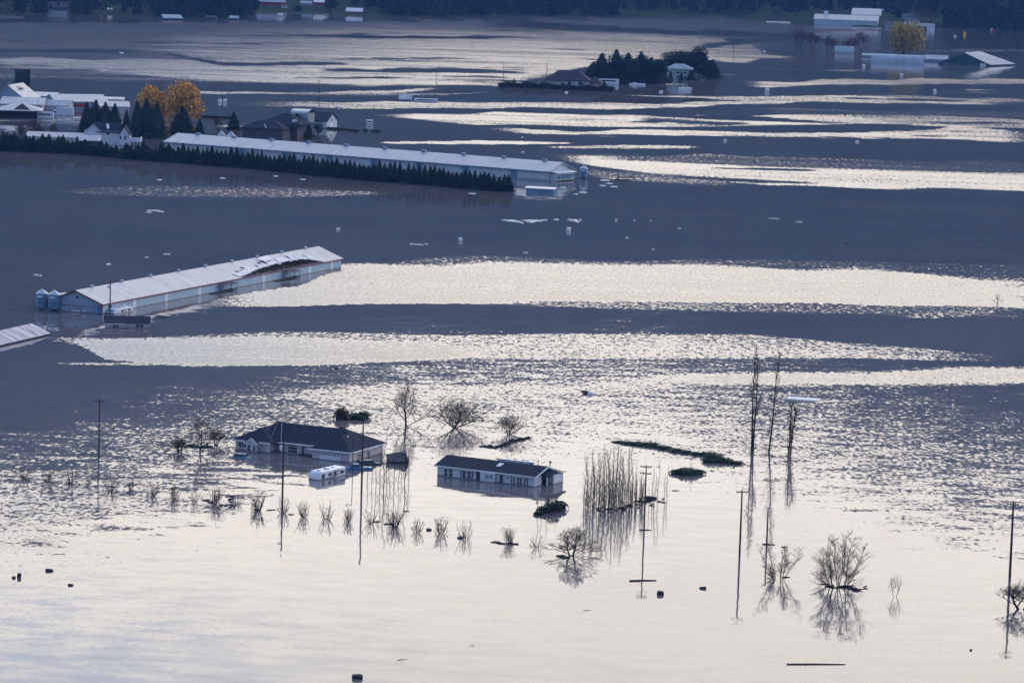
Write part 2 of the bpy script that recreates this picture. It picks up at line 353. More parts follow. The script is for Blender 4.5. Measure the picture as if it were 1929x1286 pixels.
#@@OBJECTS@@
# ------------------------------------------------------------------ mesh builder
class MB:
    def __init__(s): s.v = []; s.f = []; s.m = []
    def add(s, vs, fs, mi=0):
        o = len(s.v); s.v += [tuple(p) for p in vs]
        for f in fs: s.f.append(tuple(i + o for i in f)); s.m.append(mi)
        return s
    def box(s, x0, x1, y0, y1, z0, z1, mi=0):
        return s.add([(x0, y0, z0), (x1, y0, z0), (x1, y1, z0), (x0, y1, z0), (x0, y0, z1), (x1, y0, z1), (x1, y1, z1), (x0, y1, z1)],
                     [(3, 2, 1, 0), (4, 5, 6, 7), (0, 1, 5, 4), (1, 2, 6, 5), (2, 3, 7, 6), (3, 0, 4, 7)], mi)
    def slab(s, quad, t, mi=0):
        """quad (CCW from above) given thickness t downwards"""
        n = len(quad); lo = [(x, y, z - t) for x, y, z in quad]
        fs = [tuple(range(n)), tuple(range(2 * n - 1, n - 1, -1))]
        for i in range(n):
            j = (i + 1) % n; fs.append((i, i + n, j + n, j))
        return s.add(list(quad) + lo, fs, mi)
    def tube(s, pts, rad, n=5, mi=0, cap=True):
        """tapered tube through pts"""
        k = len(pts); o = len(s.v)
        for i, p in enumerate(pts):
            p = Vector(p); a = Vector(pts[max(i - 1, 0)]); b = Vector(pts[min(i + 1, k - 1)])
            d = (b - a); d = d.normalized() if d.length > 1e-6 else Vector((0, 0, 1))
            u = d.cross(Vector((.3, .9, .1)) if abs(d.z) > .8 else Vector((0, 0, 1))).normalized(); w_ = d.cross(u)
            r = rad[i] if isinstance(rad, (list, tuple)) else rad
            for q in range(n):
                t = 6.28318 * q / n
                s.v.append(tuple(p + u * (math.cos(t) * r) + w_ * (math.sin(t) * r)))
        for i in range(k - 1):
            for q in range(n):
                a = o + i * n + q; b = o + i * n + (q + 1) % n
                s.f.append((a, b, b + n, a + n)); s.m.append(mi)
        if cap:
            s.f.append(tuple(o + (n - 1 - q) for q in range(n))); s.m.append(mi)
            s.f.append(tuple(o + (k - 1) * n + q for q in range(n))); s.m.append(mi)
        return s
    def lathe(s, prof, n=20, c=(0, 0), mi=0):
        o = len(s.v)
        for r, z in prof:
            for q in range(n):
                t = 6.28318 * q / n; s.v.append((c[0] + math.cos(t) * r, c[1] + math.sin(t) * r, z))
        for i in range(len(prof) - 1):
            for q in range(n):
                a = o + i * n + q; b = o + i * n + (q + 1) % n
                s.f.append((a, b, b + n, a + n)); s.m.append(mi)
        return s
    def leaf(s, p, size, rr, flat=.5, mi=0, droop=0):
        a = rr.uniform(0, 6.283); e = rr.uniform(-flat, flat)
        u = Vector((math.cos(a), math.sin(a), e - droop)) * size
        b = a + rr.uniform(1.2, 2.0); w_ = Vector((math.cos(b), math.sin(b), rr.uniform(-flat, flat))) * size * .6
        p = Vector(p)
        return s.add([p - u * .5 - w_ * .3, p + w_ * .5, p + u * .6, p - w_ * .5], [(0, 1, 2, 3)], mi)
    def mesh(s, name, mats, smooth=False):
        me = bpy.data.meshes.new(name); me.from_pydata(s.v, [], s.f)
        for m in (mats if isinstance(mats, (list, tuple)) else [mats]): me.materials.append(m)
        me.polygons.foreach_set('material_index', s.m)
        if smooth: me.polygons.foreach_set('use_smooth', [True] * len(s.f))
        me.update(); return me
    def build(s, name, mats, parent=None, smooth=False, loc=None, rz=0):
        o = bpy.data.objects.new(name, s.mesh(name, mats, smooth)); C.objects.link(o)
        if parent: o.parent = parent
        if loc is not None: o.location = loc; o.rotation_euler = (0, 0, rz)
        return o

def rib_mat(name, col, axis=0, pitch=.45, stain=None, rough=.45, dirt=.25, spec=.4):
    """ribbed sheet metal: ribs by bump, rain staining by noise"""
    m = mat(name, col, rough, (1.1, dirt), spec=spec, var=stain)
    n = m.node_tree; b = n.nodes['Principled BSDF']
    nzn = [q_ for q_ in n.nodes if q_.type == 'TEX_NOISE'][0]; mp_ = n.nodes.new('ShaderNodeMapping'); mp_.inputs['Scale'].default_value = (1.0, .14, .14) if axis == 0 else (.3, .3, .6)
    tc_ = [q_ for q_ in n.nodes if q_.type == 'TEX_COORD'][0]; n.links.new(tc_.outputs['Object'], mp_.inputs[0]); n.links.new(mp_.outputs[0], nzn.inputs[0])
    t = n.nodes.new('ShaderNodeTexCoord'); sx = n.nodes.new('ShaderNodeSeparateXYZ'); n.links.new(t.outputs['Object'], sx.inputs[0])
    k = n.nodes.new('ShaderNodeMath'); k.operation = 'MULTIPLY'; k.inputs[1].default_value = 6.283 / pitch; n.links.new(sx.outputs[axis], k.inputs[0])
    si = n.nodes.new('ShaderNodeMath'); si.operation = 'SINE'; n.links.new(k.outputs[0], si.inputs[0])
    bp = n.nodes.new('ShaderNodeBump'); bp.inputs['Strength'].default_value = .35; bp.inputs['Distance'].default_value = .03
    n.links.new(si.outputs[0], bp.inputs['Height']); n.links.new(bp.outputs[0], b.inputs['Normal'])
    return m

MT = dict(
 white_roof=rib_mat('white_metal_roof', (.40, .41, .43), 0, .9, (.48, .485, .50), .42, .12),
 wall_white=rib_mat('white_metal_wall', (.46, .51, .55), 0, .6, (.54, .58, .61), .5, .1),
 wall_blue=rib_mat('blue_grey_metal', (.20, .28, .37), 0, .5, (.26, .33, .42), .45, .15),
 grey_metal=mat('galvanised_steel', (.30, .36, .42), .35, (1.2, .2), metal=.6),
 blue_metal=mat('blue_steel', (.13, .24, .36), .4, (.8, .2), metal=.3),
 shingle=mat('dark_shingle', (.022, .028, .046), .9, (2.2, .35), spec=.15),
 shingle_grey=mat('grey_shingle', (.07, .07, .08), .9, (1.8, .3), spec=.15),
 siding=mat('pink_grey_siding', (.50, .44, .46), .8, (.5, .12), spec=.2),
 siding_white=mat('pale_siding', (.60, .61, .65), .7, (.5, .08), spec=.25),
 trim_white=mat('white_trim', (.72, .73, .75), .5, (2, .05)),
 trim_red=mat('red_trim', (.22, .035, .045), .6, (1, .15)),
 glass=mat('window_glass', (.02, .03, .045), .08, spec=.8),
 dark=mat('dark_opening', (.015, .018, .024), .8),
 shutter=mat('grey_shutter', (.12, .15, .20), .7),
 brick=mat('brown_brick', (.075, .065, .085), .9, (3, .25)),
 green_wall=mat('green_metal', (.018, .07, .075), .6, (.5, .2)),
 red_paint=mat('barn_red', (.30, .03, .03), .7, (.6, .2)),
 wood=mat('pole_wood', (.045, .036, .032), .9, (2, .3)),
 drift=mat('driftwood', (.035, .030, .028), .95, (3, .4)),
 bark=mat('wet_bark', (.040, .032, .030), .95, (2.5, .3), spec=.1),
 twig=mat('bare_twig', (.065, .050, .042), .95, (2, .3), spec=.1),
 redtwig=mat('red_twig', (.10, .045, .045), .95, (2, .3), spec=.1),
 conifer=mat('conifer_needles', (.016, .038, .032), .9, (.9, .45), spec=.1, var=(.030, .060, .042)),
 forest=mat('forest_foliage', (.010, .018, .020), .95, (.05, .5), spec=.0, var=(.022, .028, .026)),
 bramble=mat('bramble_leaves', (.030, .075, .055), .85, (1.4, .4), spec=.15, var=(.07, .13, .07)),
 willow=mat('orange_leaves', (.66, .31, .05), .9, (.35, .3), spec=.1, var=(.86, .48, .10)),
 olive=mat('yellow_green_leaves', (.36, .28, .04), .9, (.25, .3), spec=.1, var=(.62, .42, .05)),
 ochre=mat('dull_ochre_leaves', (.10, .085, .03), .9, (.8, .3), spec=.1),
 foam=mat('white_plastic', (.66, .66, .66), .4, (2, .1)),
 dock=mat('dock_white', (.92, .86, .76), .5, (2, .06)),
 foamy=mat('foam_scum', (.66, .66, .64), .8, (1.5, .2)),
 rubber=mat('black_rubber', (.014, .014, .016), .6),
 van=mat('white_paint', (.66, .68, .72), .25, (1.5, .05)),
 caramber=mat('teal_paint', (.06, .20, .27), .25),
 carblue=mat('blue_paint', (.06, .17, .32), .25),
 cargreen=mat('dark_green_paint', (.03, .075, .075), .3),
 meadow=mat('meadow_grass', (.010, .032, .014), .95, (.012, .45), spec=.05, var=(.022, .045, .018)),
 soil=mat('bank_soil', (.06, .05, .04), .95, (.05, .4)),
)
MT['wall_blue_lit'] = rib_mat('lit_blue_metal_wall', (.36, .47, .55), 0, .6, (.43, .54, .61), .5, .1)  # paler copy of the blue wall, for the barn side that catches more light
MT['torn_sheet'] = mat('torn_sheet_metal', (.56, .57, .60), .4, (2, .15))
def waterline(m, h=.16):
    # silt band left by the flood just above the water
    n = m.node_tree; b = n.nodes['Principled BSDF']; src = b.inputs['Base Color'].links[0].from_socket
    g_ = n.nodes.new('ShaderNodeNewGeometry'); sx = n.nodes.new('ShaderNodeSeparateXYZ'); n.links.new(g_.outputs['Position'], sx.inputs[0])
    nz = n.nodes.new('ShaderNodeTexNoise'); nz.inputs['Scale'].default_value = 1.3; n.links.new(g_.outputs['Position'], nz.inputs[0])
    a_ = n.nodes.new('ShaderNodeMath'); a_.operation = 'MULTIPLY_ADD'; n.links.new(nz.outputs[0], a_.inputs[0]); a_.inputs[1].default_value = -.25; n.links.new(sx.outputs[2], a_.inputs[2])
    mr_ = n.nodes.new('ShaderNodeMapRange'); mr_.inputs['From Min'].default_value = h; mr_.inputs['From Max'].default_value = h - .2; mr_.inputs['To Max'].default_value = .7; n.links.new(a_.outputs[0], mr_.inputs['Value'])
    mx = n.nodes.new('ShaderNodeMix'); mx.data_type = 'RGBA'; n.links.new(mr_.outputs[0], mx.inputs['Factor']); n.links.new(src, mx.inputs['A']); mx.inputs['B'].default_value = (.12, .095, .075, 1)
    n.links.new(mx.outputs['Result'], b.inputs['Base Color'])
for k_ in ('siding', 'siding_white', 'wall_white', 'wall_blue', 'van', 'trim_white', 'wall_blue_lit'):
    if MT[k_].node_tree.nodes['Principled BSDF'].inputs['Base Color'].links: waterline(MT[k_])
# extra detail on the torn roof's inside: rafters and insulation
MT['rafter'] = mat('weathered_timber', (.16, .115, .07), .9, (2, .4))

# ------------------------------------------------------------------ building helpers
def plane(side, L, W):
    """maps (u, z, out) on a wall to local xyz; u runs left to right as seen from outside"""
    if side == 'front': return lambda u, z, d: (u, -d, z)
    if side == 'right': return lambda u, z, d: (L + d, u, z)
    if side == 'left': return lambda u, z, d: (-d, W - u, z)
    return lambda u, z, d: (L - u, W + d, z)
def pbox(mb, f, u0, u1, z0, z1, d0, d1, mi=0):
    v = [f(u0, z0, d0), f(u1, z0, d0), f(u1, z1, d0), f(u0, z1, d0), f(u0, z0, d1), f(u1, z0, d1), f(u1, z1, d1), f(u0, z1, d1)]
    mb.add(v, [(3, 2, 1, 0), (4, 5, 6, 7), (0, 1, 5, 4), (1, 2, 6, 5), (2, 3, 7, 6), (3, 0, 4, 7)], mi)
def window(root, f, u0, u1, z0, z1, fr=.09, mats=None, mull=0, bar=0, name='window', off=0.0):
    mf, mg = mats or (MT['trim_white'], MT['glass'])
    m = MB()
    pbox(m, f, u0 - fr, u1 + fr, z1, z1 + fr, .0 + off, .09 + off); pbox(m, f, u0 - fr, u1 + fr, z0 - fr, z0, .0 + off, .09 + off)
    pbox(m, f, u0 - fr, u0, z0, z1, .0 + off, .088 + off); pbox(m, f, u1, u1 + fr, z0, z1, .0 + off, .088 + off)
    for i in range(mull):
        c = u0 + (u1 - u0) * (i + 1) / (mull + 1); pbox(m, f, c - .035, c + .035, z0, z1, .03 + off, .08 + off)
    for i in range(bar):
        c = z0 + (z1 - z0) * (i + 1) / (bar + 1); pbox(m, f, u0, u1, c - .03, c + .03, .032 + off, .078 + off)
    w_ = m.build(name, mf, root)
    g = MB(); pbox(g, f, u0, u1, z0, z1, .004 + off, .025 + off); g.build('pane', mg, w_)
    return w_
def panel(root, f, u0, u1, z0, z1, name, m_, d=.05, off=0.0):
    g = MB(); pbox(g, f, u0, u1, z0, z1, .002 + off, d + off); return g.build(name, m_, root)

def gable_walls(L, W, ze, zr, zb=-1.2, x0=0.0):
    m = MB()
    m.add([(x0, 0, zb), (x0 + L, 0, zb), (x0 + L, W, zb), (x0, W, zb), (x0, 0, ze), (x0 + L, 0, ze), (x0 + L, W, ze), (x0, W, ze), (x0, W / 2, zr), (x0 + L, W / 2, zr)],
          [(0, 1, 5, 4), (2, 3, 7, 6), (1, 2, 6, 9, 5), (3, 0, 4, 8, 7)])
    return m
def gable_roof(L, W, ze, zr, oh=.5, t=.14, ex=None, mi=0, mb=None):
    ex = oh if ex is None else ex
    sl = (zr - ze) / (W / 2); lift = .10
    e = ze - sl * oh + lift; r = zr + lift
    m = mb or MB()
    m.slab([(-ex, -oh, e), (L + ex, -oh, e), (L + ex, W / 2 , r), (-ex, W / 2, r)], t, mi)
    m.slab([(-ex, W / 2, r), (L + ex, W / 2, r), (L + ex, W + oh, e), (-ex, W + oh, e)], t, mi)
    return m

def gable_building(name, label, cat, loc, yaw, L, W, ze, zr, wall='wall_white', roof='white_roof', oh=.5, fascia=None, group=None, turn=False, zb=-1.2):
    """turn: ridge runs across (gable faces the front)"""
    r = empty(name, loc, yaw, label, cat, group)
    if not turn:
        gable_walls(L, W, ze, zr, zb).build('wall', MT[wall], r)
        gable_roof(L, W, ze, zr, oh).build('roof', MT[roof], r)
        if fascia:
            sl = (zr - ze) / (W / 2); e = ze - sl * oh + .10; m = MB()
            m.box(-oh, L + oh, -oh - .06, -oh - .004, e - .26, e + .02); m.box(-oh, L + oh, W + oh + .004, W + oh + .06, e - .26, e + .02)
            for xx in (-oh - .06, L + oh + .004):
                for a, b, za, zb_ in ((-oh, W / 2, e, zr + .1), (W / 2, W + oh, zr + .1, e)):
                    m.add([(xx, a, za - .26), (xx + .056, a, za - .26), (xx + .056, b, zb_ - .26), (xx, b, zb_ - .26), (xx, a, za + .02), (xx + .056, a, za + .02), (xx + .056, b, zb_ + .02), (xx, b, zb_ + .02)],
                          [(3, 2, 1, 0), (4, 5, 6, 7), (0, 1, 5, 4), (1, 2, 6, 5), (2, 3, 7, 6), (3, 0, 4, 7)])
            m.build('fascia', MT[fascia], r)
    else:
        m = gable_walls(W, L, ze, zr, zb); m.v = [(L - y, x, z) for x, y, z in m.v]; m.build('wall', MT[wall], r)
        m = gable_roof(W, L, ze, zr, oh); m.v = [(L - y, x, z) for x, y, z in m.v]; m.build('roof', MT[roof], r)
        if fascia:
            sl = (zr - ze) / (L / 2); e = ze - sl * oh + .10; m = MB()
            for a, b, za, zb_ in ((-oh, L / 2, e, zr + .1), (L / 2, L + oh, zr + .1, e)):
                m.add([(a, -oh - .06, za - .3), (b, -oh - .06, zb_ - .3), (b, -oh - .004, zb_ - .3), (a, -oh - .004, za - .3), (a, -oh - .06, za + .02), (b, -oh - .06, zb_ + .02), (b, -oh - .004, zb_ + .02), (a, -oh - .004, za + .02)],
                      [(3, 2, 1, 0), (4, 5, 6, 7), (0, 1, 5, 4), (1, 2, 6, 5), (2, 3, 7, 6), (3, 0, 4, 7)])
            m.build('fascia', MT[fascia], r)
    return r
def hip_roof(mb, x0, x1, y0, y1, ze, zr, oh=.5, t=.16, mi=0):
    """hip roof over a rectangle, ridge along the longer side"""
    a, b, c, d = x0 - oh, x1 + oh, y0 - oh, y1 + oh
    if (b - a) >= (d - c):
        h = (d - c) / 2; r0 = (a + h, (c + d) / 2, zr); r1 = (b - h, (c + d) / 2, zr)
        top = [(a, c, ze), (b, c, ze), (b, d, ze), (a, d, ze), r0, r1]
        fs = [(0, 1, 5, 4), (1, 2, 5), (2, 3, 4, 5), (3, 0, 4)]
    else:
        h = (b - a) / 2; r0 = ((a + b) / 2, c + h, zr); r1 = ((a + b) / 2, d - h, zr)
        top = [(a, c, ze), (b, c, ze), (b, d, ze), (a, d, ze), r0, r1]
        fs = [(0, 1, 4), (1, 2, 5, 4), (2, 3, 5), (3, 0, 4, 5)]
    lo = [(x, y, z - t) for x, y, z in top[:4]]
    mb.add(top + lo, fs + [(0, 6, 7, 1), (1, 7, 8, 2), (2, 8, 9, 3), (3, 9, 6, 0), (9, 8, 7, 6)], mi)
    return mb
def ground_line(p0, p1):
    a, b = G(*p0), G(*p1); d = b - a
    return a, math.atan2(d.y, d.x), d.length
def place(px, py, wpx, yaw):
    """ground pixel of the left front corner, apparent width in px and yaw in degrees -> loc, yaw, length"""
    s = S(px, py)
    return G(px, py), R(yaw), wpx / (s * max(.2, math.cos(R(yaw))))

# ================================================================== NEAR: modular home
def modular_home():
    o, yaw, L = ground_line((824, 895), (1007, 917)); W = 8.3; ze, zr = 1.95, 3.15
    r = empty('modular_home', o, yaw, 'long low pale modular home with dark shingle roof and shutters, flooded to its window sills', 'house')
    gable_walls(L, W, ze, zr).build('wall', MT['siding_white'], r)
    rf = gable_roof(L, W, ze, zr, .45, .16)
    rfo = rf.build('roof', MT['shingle'], r)
    m = MB(); e = ze - .29 * .45 + .10
    m.box(-.45, L + .45, -.51, -.454, e - .22, e + .0); m.build('gutter', MT['trim_white'], r)
    # gable end barge boards
    for xx in (L + .454, -.51):
        m = MB()
        for a, b, za, zb in ((-.45, W / 2, e, zr + .1), (W / 2, W + .45, zr + .1, e)):
            m.add([(xx, a, za - .24), (xx + .056, a, za - .24), (xx + .056, b, zb - .24), (xx, b, zb - .24), (xx, a, za), (xx + .056, a, za), (xx + .056, b, zb), (xx, b, zb)],
                  [(3, 2, 1, 0), (4, 5, 6, 7), (0, 1, 5, 4), (1, 2, 6, 5), (2, 3, 7, 6), (3, 0, 4, 7)])
        m.build('barge_board', MT['trim_white'], r)
    f = plane('front', L, W); k = L / 1105.0
    X = lambda z: (z - 265) * k
    for a, b in ((340, 382), (398, 440)): window(r, f, X(a), X(b), .12, 1.42, bar=1)
    for a, b in ((552, 593), (610, 650)): window(r, f, X(a), X(b), .12, 1.42, bar=1)
    for a, b in ((528, 545), (657, 674)): panel(r, f, X(a), X(b), .08, 1.5, 'shutter', MT['shutter'])
    panel(r, f, X(708), X(757), -.5, 1.62, 'patio_door', MT['glass'], .04)
    # projecting bay with a small shuttered window
    m = MB(); m.box(X(775), X(940), -.75, -.01, -1.2, 1.80); by = m.build('bay', MT['siding_white'], r)
    fb = lambda u, z, d: (u, -.75 - d, z)
    window(by, fb, X(858), X(892), .72, 1.35, mull=1, bar=1)
    for a, b in ((838, 854), (897, 914)): panel(by, fb, X(a), X(b), .66, 1.42, 'shutter', MT['shutter'])
    d = panel(r, f, X(975), X(1018), -.4, 1.55, 'door', MT['glass'], .05)
    m = MB(); pbox(m, f, X(1018) + .02, X(1018) + .14, -.4, 1.6, .01, .08); pbox(m, f, X(975) - .14, X(975) - .02, -.4, 1.6, .01, .08); m.build('door_frame', MT['trim_white'], r)
    panel(r, f, X(1052), X(1078), 1.0, 1.16, 'lamp', MT['shutter'], .12)  # small wall plaque right of the door, not a light
    window(r, f, X(1128), X(1152), .10, 1.38, bar=2); window(r, f, X(1172), X(1230), .10, 1.38, bar=1, mull=1); window(r, f, X(1246), X(1273), .10, 1.38, bar=2)
    for a, b in ((1103, 1119), (1280, 1297)): panel(r, f, X(a), X(b), .06, 1.45, 'shutter', MT['shutter'])
    for a in (268, 462, 950, 1366): panel(r, f, X(a) - .06, X(a) + .06, -.8, ze - .08, 'corner_board', MT['trim_white'], .06)
    # side porch annexe with its own little roof
    m = MB(); m.box(L + .01, L + 1.45, 4.5, W - .05, -1.2, 1.75); an = m.build('porch_wall', MT['siding_white'], r)
    m = MB(); m.slab([(L - .2, 2.0, 1.98), (L + 1.9, 2.0, 1.80), (L + 1.9, W / 2 + .9, 2.55), (L - .2, W / 2 + .9, 2.62)], .12)
    m.slab([(L - .2, W / 2 + .9, 2.62), (L + 1.9, W / 2 + .9, 2.55), (L + 1.9, W + .5, 1.85), (L - .2, W + .5, 1.90)], .12)
    m.build('porch_roof', MT['shingle'], r)
    fr = plane('right', L, W)
    panel(r, fr, 2.6, 4.3, -.5, 1.6, 'porch_shade_panel', MT['dark'], .05)  # dark panel painted in for the shade of the porch recess
    m = MB(); m.box(L + 1.28, L + 1.42, 2.1, 2.24, -1.2, 1.80); m.build('porch_post', MT['trim_white'], r)
    # roof furniture
    m = MB(); sy = 2.2; sz = ze + .29 * sy + .12
    m.add([(X(880), 1.7, ze + .29 * 1.7 + .17), (X(925), 1.7, ze + .29 * 1.7 + .17), (X(925) + .1, 3.0, ze + .29 * 3.0 + .17), (X(880) + .1, 3.0, ze + .29 * 3 + .17),
           (X(880), 1.7, ze + .29 * 1.7 + .27), (X(925), 1.7, ze + .29 * 1.7 + .27), (X(925) + .1, 3.0, ze + .29 * 3.0 + .27), (X(880) + .1, 3.0, ze + .29 * 3 + .27)],
          [(3, 2, 1, 0), (4, 5, 6, 7), (0, 1, 5, 4), (1, 2, 6, 5), (2, 3, 7, 6), (3, 0, 4, 7)])
    m.build('skylight', MT['trim_white'], r)
    m = MB(); m.slab([(9.2, W / 2 + .9, 3.42), (16.4, W / 2 + .9, 3.42), (16.4, W / 2 + 2.6, 3.05), (9.2, W / 2 + 2.6, 3.05)], .12); m.build('rear_dormer_roof', MT['shingle'], r)
    m = MB(); m.box(9.5, 16.1, W / 2 + .95, W / 2 + 2.4, 2.5, 3.28); m.build('rear_dormer', MT['trim_white'], r)
    m = MB(); m.tube([(L - 2.2, W / 2 + 1.2, 2.6), (L - 2.2, W / 2 + 1.2, 3.75)], .06, 6); m.lathe([(.01, 3.95), (.18, 3.85), (.18, 3.75), (.01, 3.74)], 8, (L - 2.2, W / 2 + 1.2)); m.build('flue', MT['rubber'], r)
    m = MB(); m.tube([(L - .3, W / 2 + 2.2, 2.4), (L - .3, W / 2 + 2.2, 3.6)], .09, 6); m.lathe([(.01, 3.85), (.34, 3.74), (.30, 3.62), (.01, 3.6)], 8, (L - .3, W / 2 + 2.2)); m.build('roof_fan', MT['rubber'], r)
modular_home()

# ================================================================== NEAR: big hip-roofed house
def ranch_house():
    o, yaw, L = ground_line((438, 847), (658, 871)); ze = 1.95
    r = empty('ranch_house', o, yaw, 'wide ranch house with dark hip roof and double garage, brown water up to its sills', 'house')
    m = MB()
    m.box(.3, 7.3, .8, 6, -1.2, ze); m.box(.32, 24.7, 4.1, 13.4, -1.2, ze - .01); m.box(17, 24.8, 0, 13.42, -1.2, ze - .02)
    m.box(8.7, 17.02, 3.2, 5, -1.2, ze - .03)
    m.build('wall', MT['siding'], r)
    m = MB()
    hip_roof(m, .3, 24.8, 3.2, 13.4, ze, 4.75, .6)
    hip_roof(m, .3, 7.3, .8, 12.4, ze + .02, 4.1, .62)
    hip_roof(m, 17, 24.8, 0, 12.6, ze + .03, 4.25, .64)
    # raised gablet over the entrance recess
    m.slab([(4.4, 1.2, ze + .10), (8.9, 2.6, ze + .10), (5.9, 8.2, 4.98), (4.9, 8.2, 4.98)], .12)
    m.slab([(4.9, 8.2, 4.98), (5.9, 8.2, 4.98), (9.5, 11.5, 3.0), (2.5, 11.5, 3.0)], .12)
    m.build('roof', MT['shingle'], r)
    # pale flashing strips down the valleys
    m = MB()
    m.tube([(4.4, 1.2, ze + .2), (4.9, 8.1, 5.08)], .08, 4); m.tube([(8.9, 2.6, ze + .2), (5.95, 8.1, 5.08)], .10, 4); m.tube([(6.9, 1.9, ze + .2), (5.2, 8.1, 5.06)], .05, 4)
    m.build('flashing', MT['shutter'], r)
    m = MB()
    for x0, x1, y in ((-.3, 2.6, .12), (5.5, 7.95, .12), (7.95, 16.4, 2.56), (16.36, 25.44, -.70)):
        m.box(x0, x1, y - .06, y, ze - .20, ze + .06)
    m.box(25.445, 25.50, -.64, 14.0, ze - .20, ze + .06)
    m.build('gutter', MT['trim_white'], r)
    # small porch gable with white barge boards
    m = MB(); m.add([(2.7, -.25, 1.60), (4.1, -.25, 2.55), (5.5, -.25, 1.60), (2.7, 4, 1.60), (4.1, 4.2, 2.55), (5.5, 4, 1.60)], [(0, 1, 4, 3), (1, 2, 5, 4)])
    m.build('porch_roof', MT['shingle'], r)
    m = MB()
    for a, b, za, zb in ((2.55, 4.1, 1.50, 2.62), (4.1, 5.65, 2.62, 1.50)):
        m.add([(a, -.33, za - .17), (b, -.33, zb - .17), (b, -.26, zb - .17), (a, -.26, za - .17), (a, -.33, za + .06), (b, -.33, zb + .06), (b, -.26, zb + .06), (a, -.26, za + .06)],
              [(3, 2, 1, 0), (4, 5, 6, 7), (0, 1, 5, 4), (1, 2, 6, 5), (2, 3, 7, 6), (3, 0, 4, 7)])
    m.build('barge_board', MT['trim_white'], r)
    m = MB(); m.add([(2.95, -.2, 0), (2.95, -.2, 1.62), (4.1, -.2, 2.4), (5.3, -.2, 1.62), (5.3, -.2, -1.2), (2.95, -.2, -1.2)], [(0, 5, 4, 3, 2, 1)]); m.box(2.95, 5.3, -.19, .79, -1.2, 1.6); m.build('porch_wall', MT['siding'], r)
    f1 = lambda u, z, d: (u, .8 - d, z)
    window(r, f1, .9, 2.5, .55, 1.45, mull=2)
    fp = lambda u, z, d: (u, -.2 - d, z)
    window(r, fp, 3.25, 4.0, .12, 1.35, bar=1); window(r, fp, 4.6, 5.05, .12, 1.35)
    f2 = lambda u, z, d: (u, 3.2 - d, z)
    window(r, f2, 10.1, 12.1, .12, 1.25, bar=1, fr=.13); window(r, f2, 10.1, 12.1, 1.42, 1.68, fr=.10)
    panel(r, f2, 13.0, 13.5, .1, 1.5, 'side_light', MT['glass']); panel(r, f2, 16.2, 16.8, -.4, 1.6, 'entry_door', MT['dark'])
    panel(r, f2, 8.62, 8.82, -.8, 1.9, 'corner_board', MT['trim_white'])
    m = MB(); m.box(13.2, 16.9, 1.6, 3.0, -.3, .14); m.build('entry_step', MT['drift'], r)
    # garage door with a row of little panes
    f3 = plane('front', L, 13.4)
    gd = panel(r, f3, 18.6, 22.9, -1.0, 1.35, 'garage_door', MT['trim_white'], .06)
    m = MB()
    for i in range(6): pbox(m, f3, 18.85 + i * .68, 19.25 + i * .68, .95, 1.18, .062, .08)
    m.build('door_panes', MT['glass'], gd)
    fr = lambda u, z, d: (24.8 + d, u, z)
    window(r, fr, 3.2, 4.2, -.1, 1.2, fr=.05, mats=(MT['siding'], MT['glass'])); window(r, fr, 7.1, 8.0, -.1, 1.3)
    for x, y in ((.32, .8), (7.3, .8), (24.8, 0)):
        m = MB(); m.box(x - .1, x + .09, y - .07, y - .004, -1, ze - .15); m.build('corner_board', MT['trim_white'], r)
    m = MB(); m.box(17.6, 18.6, 8.9, 9.8, 4.0, 4.95); m.build('chimney', MT['shingle_grey'], r)
ranch_house()

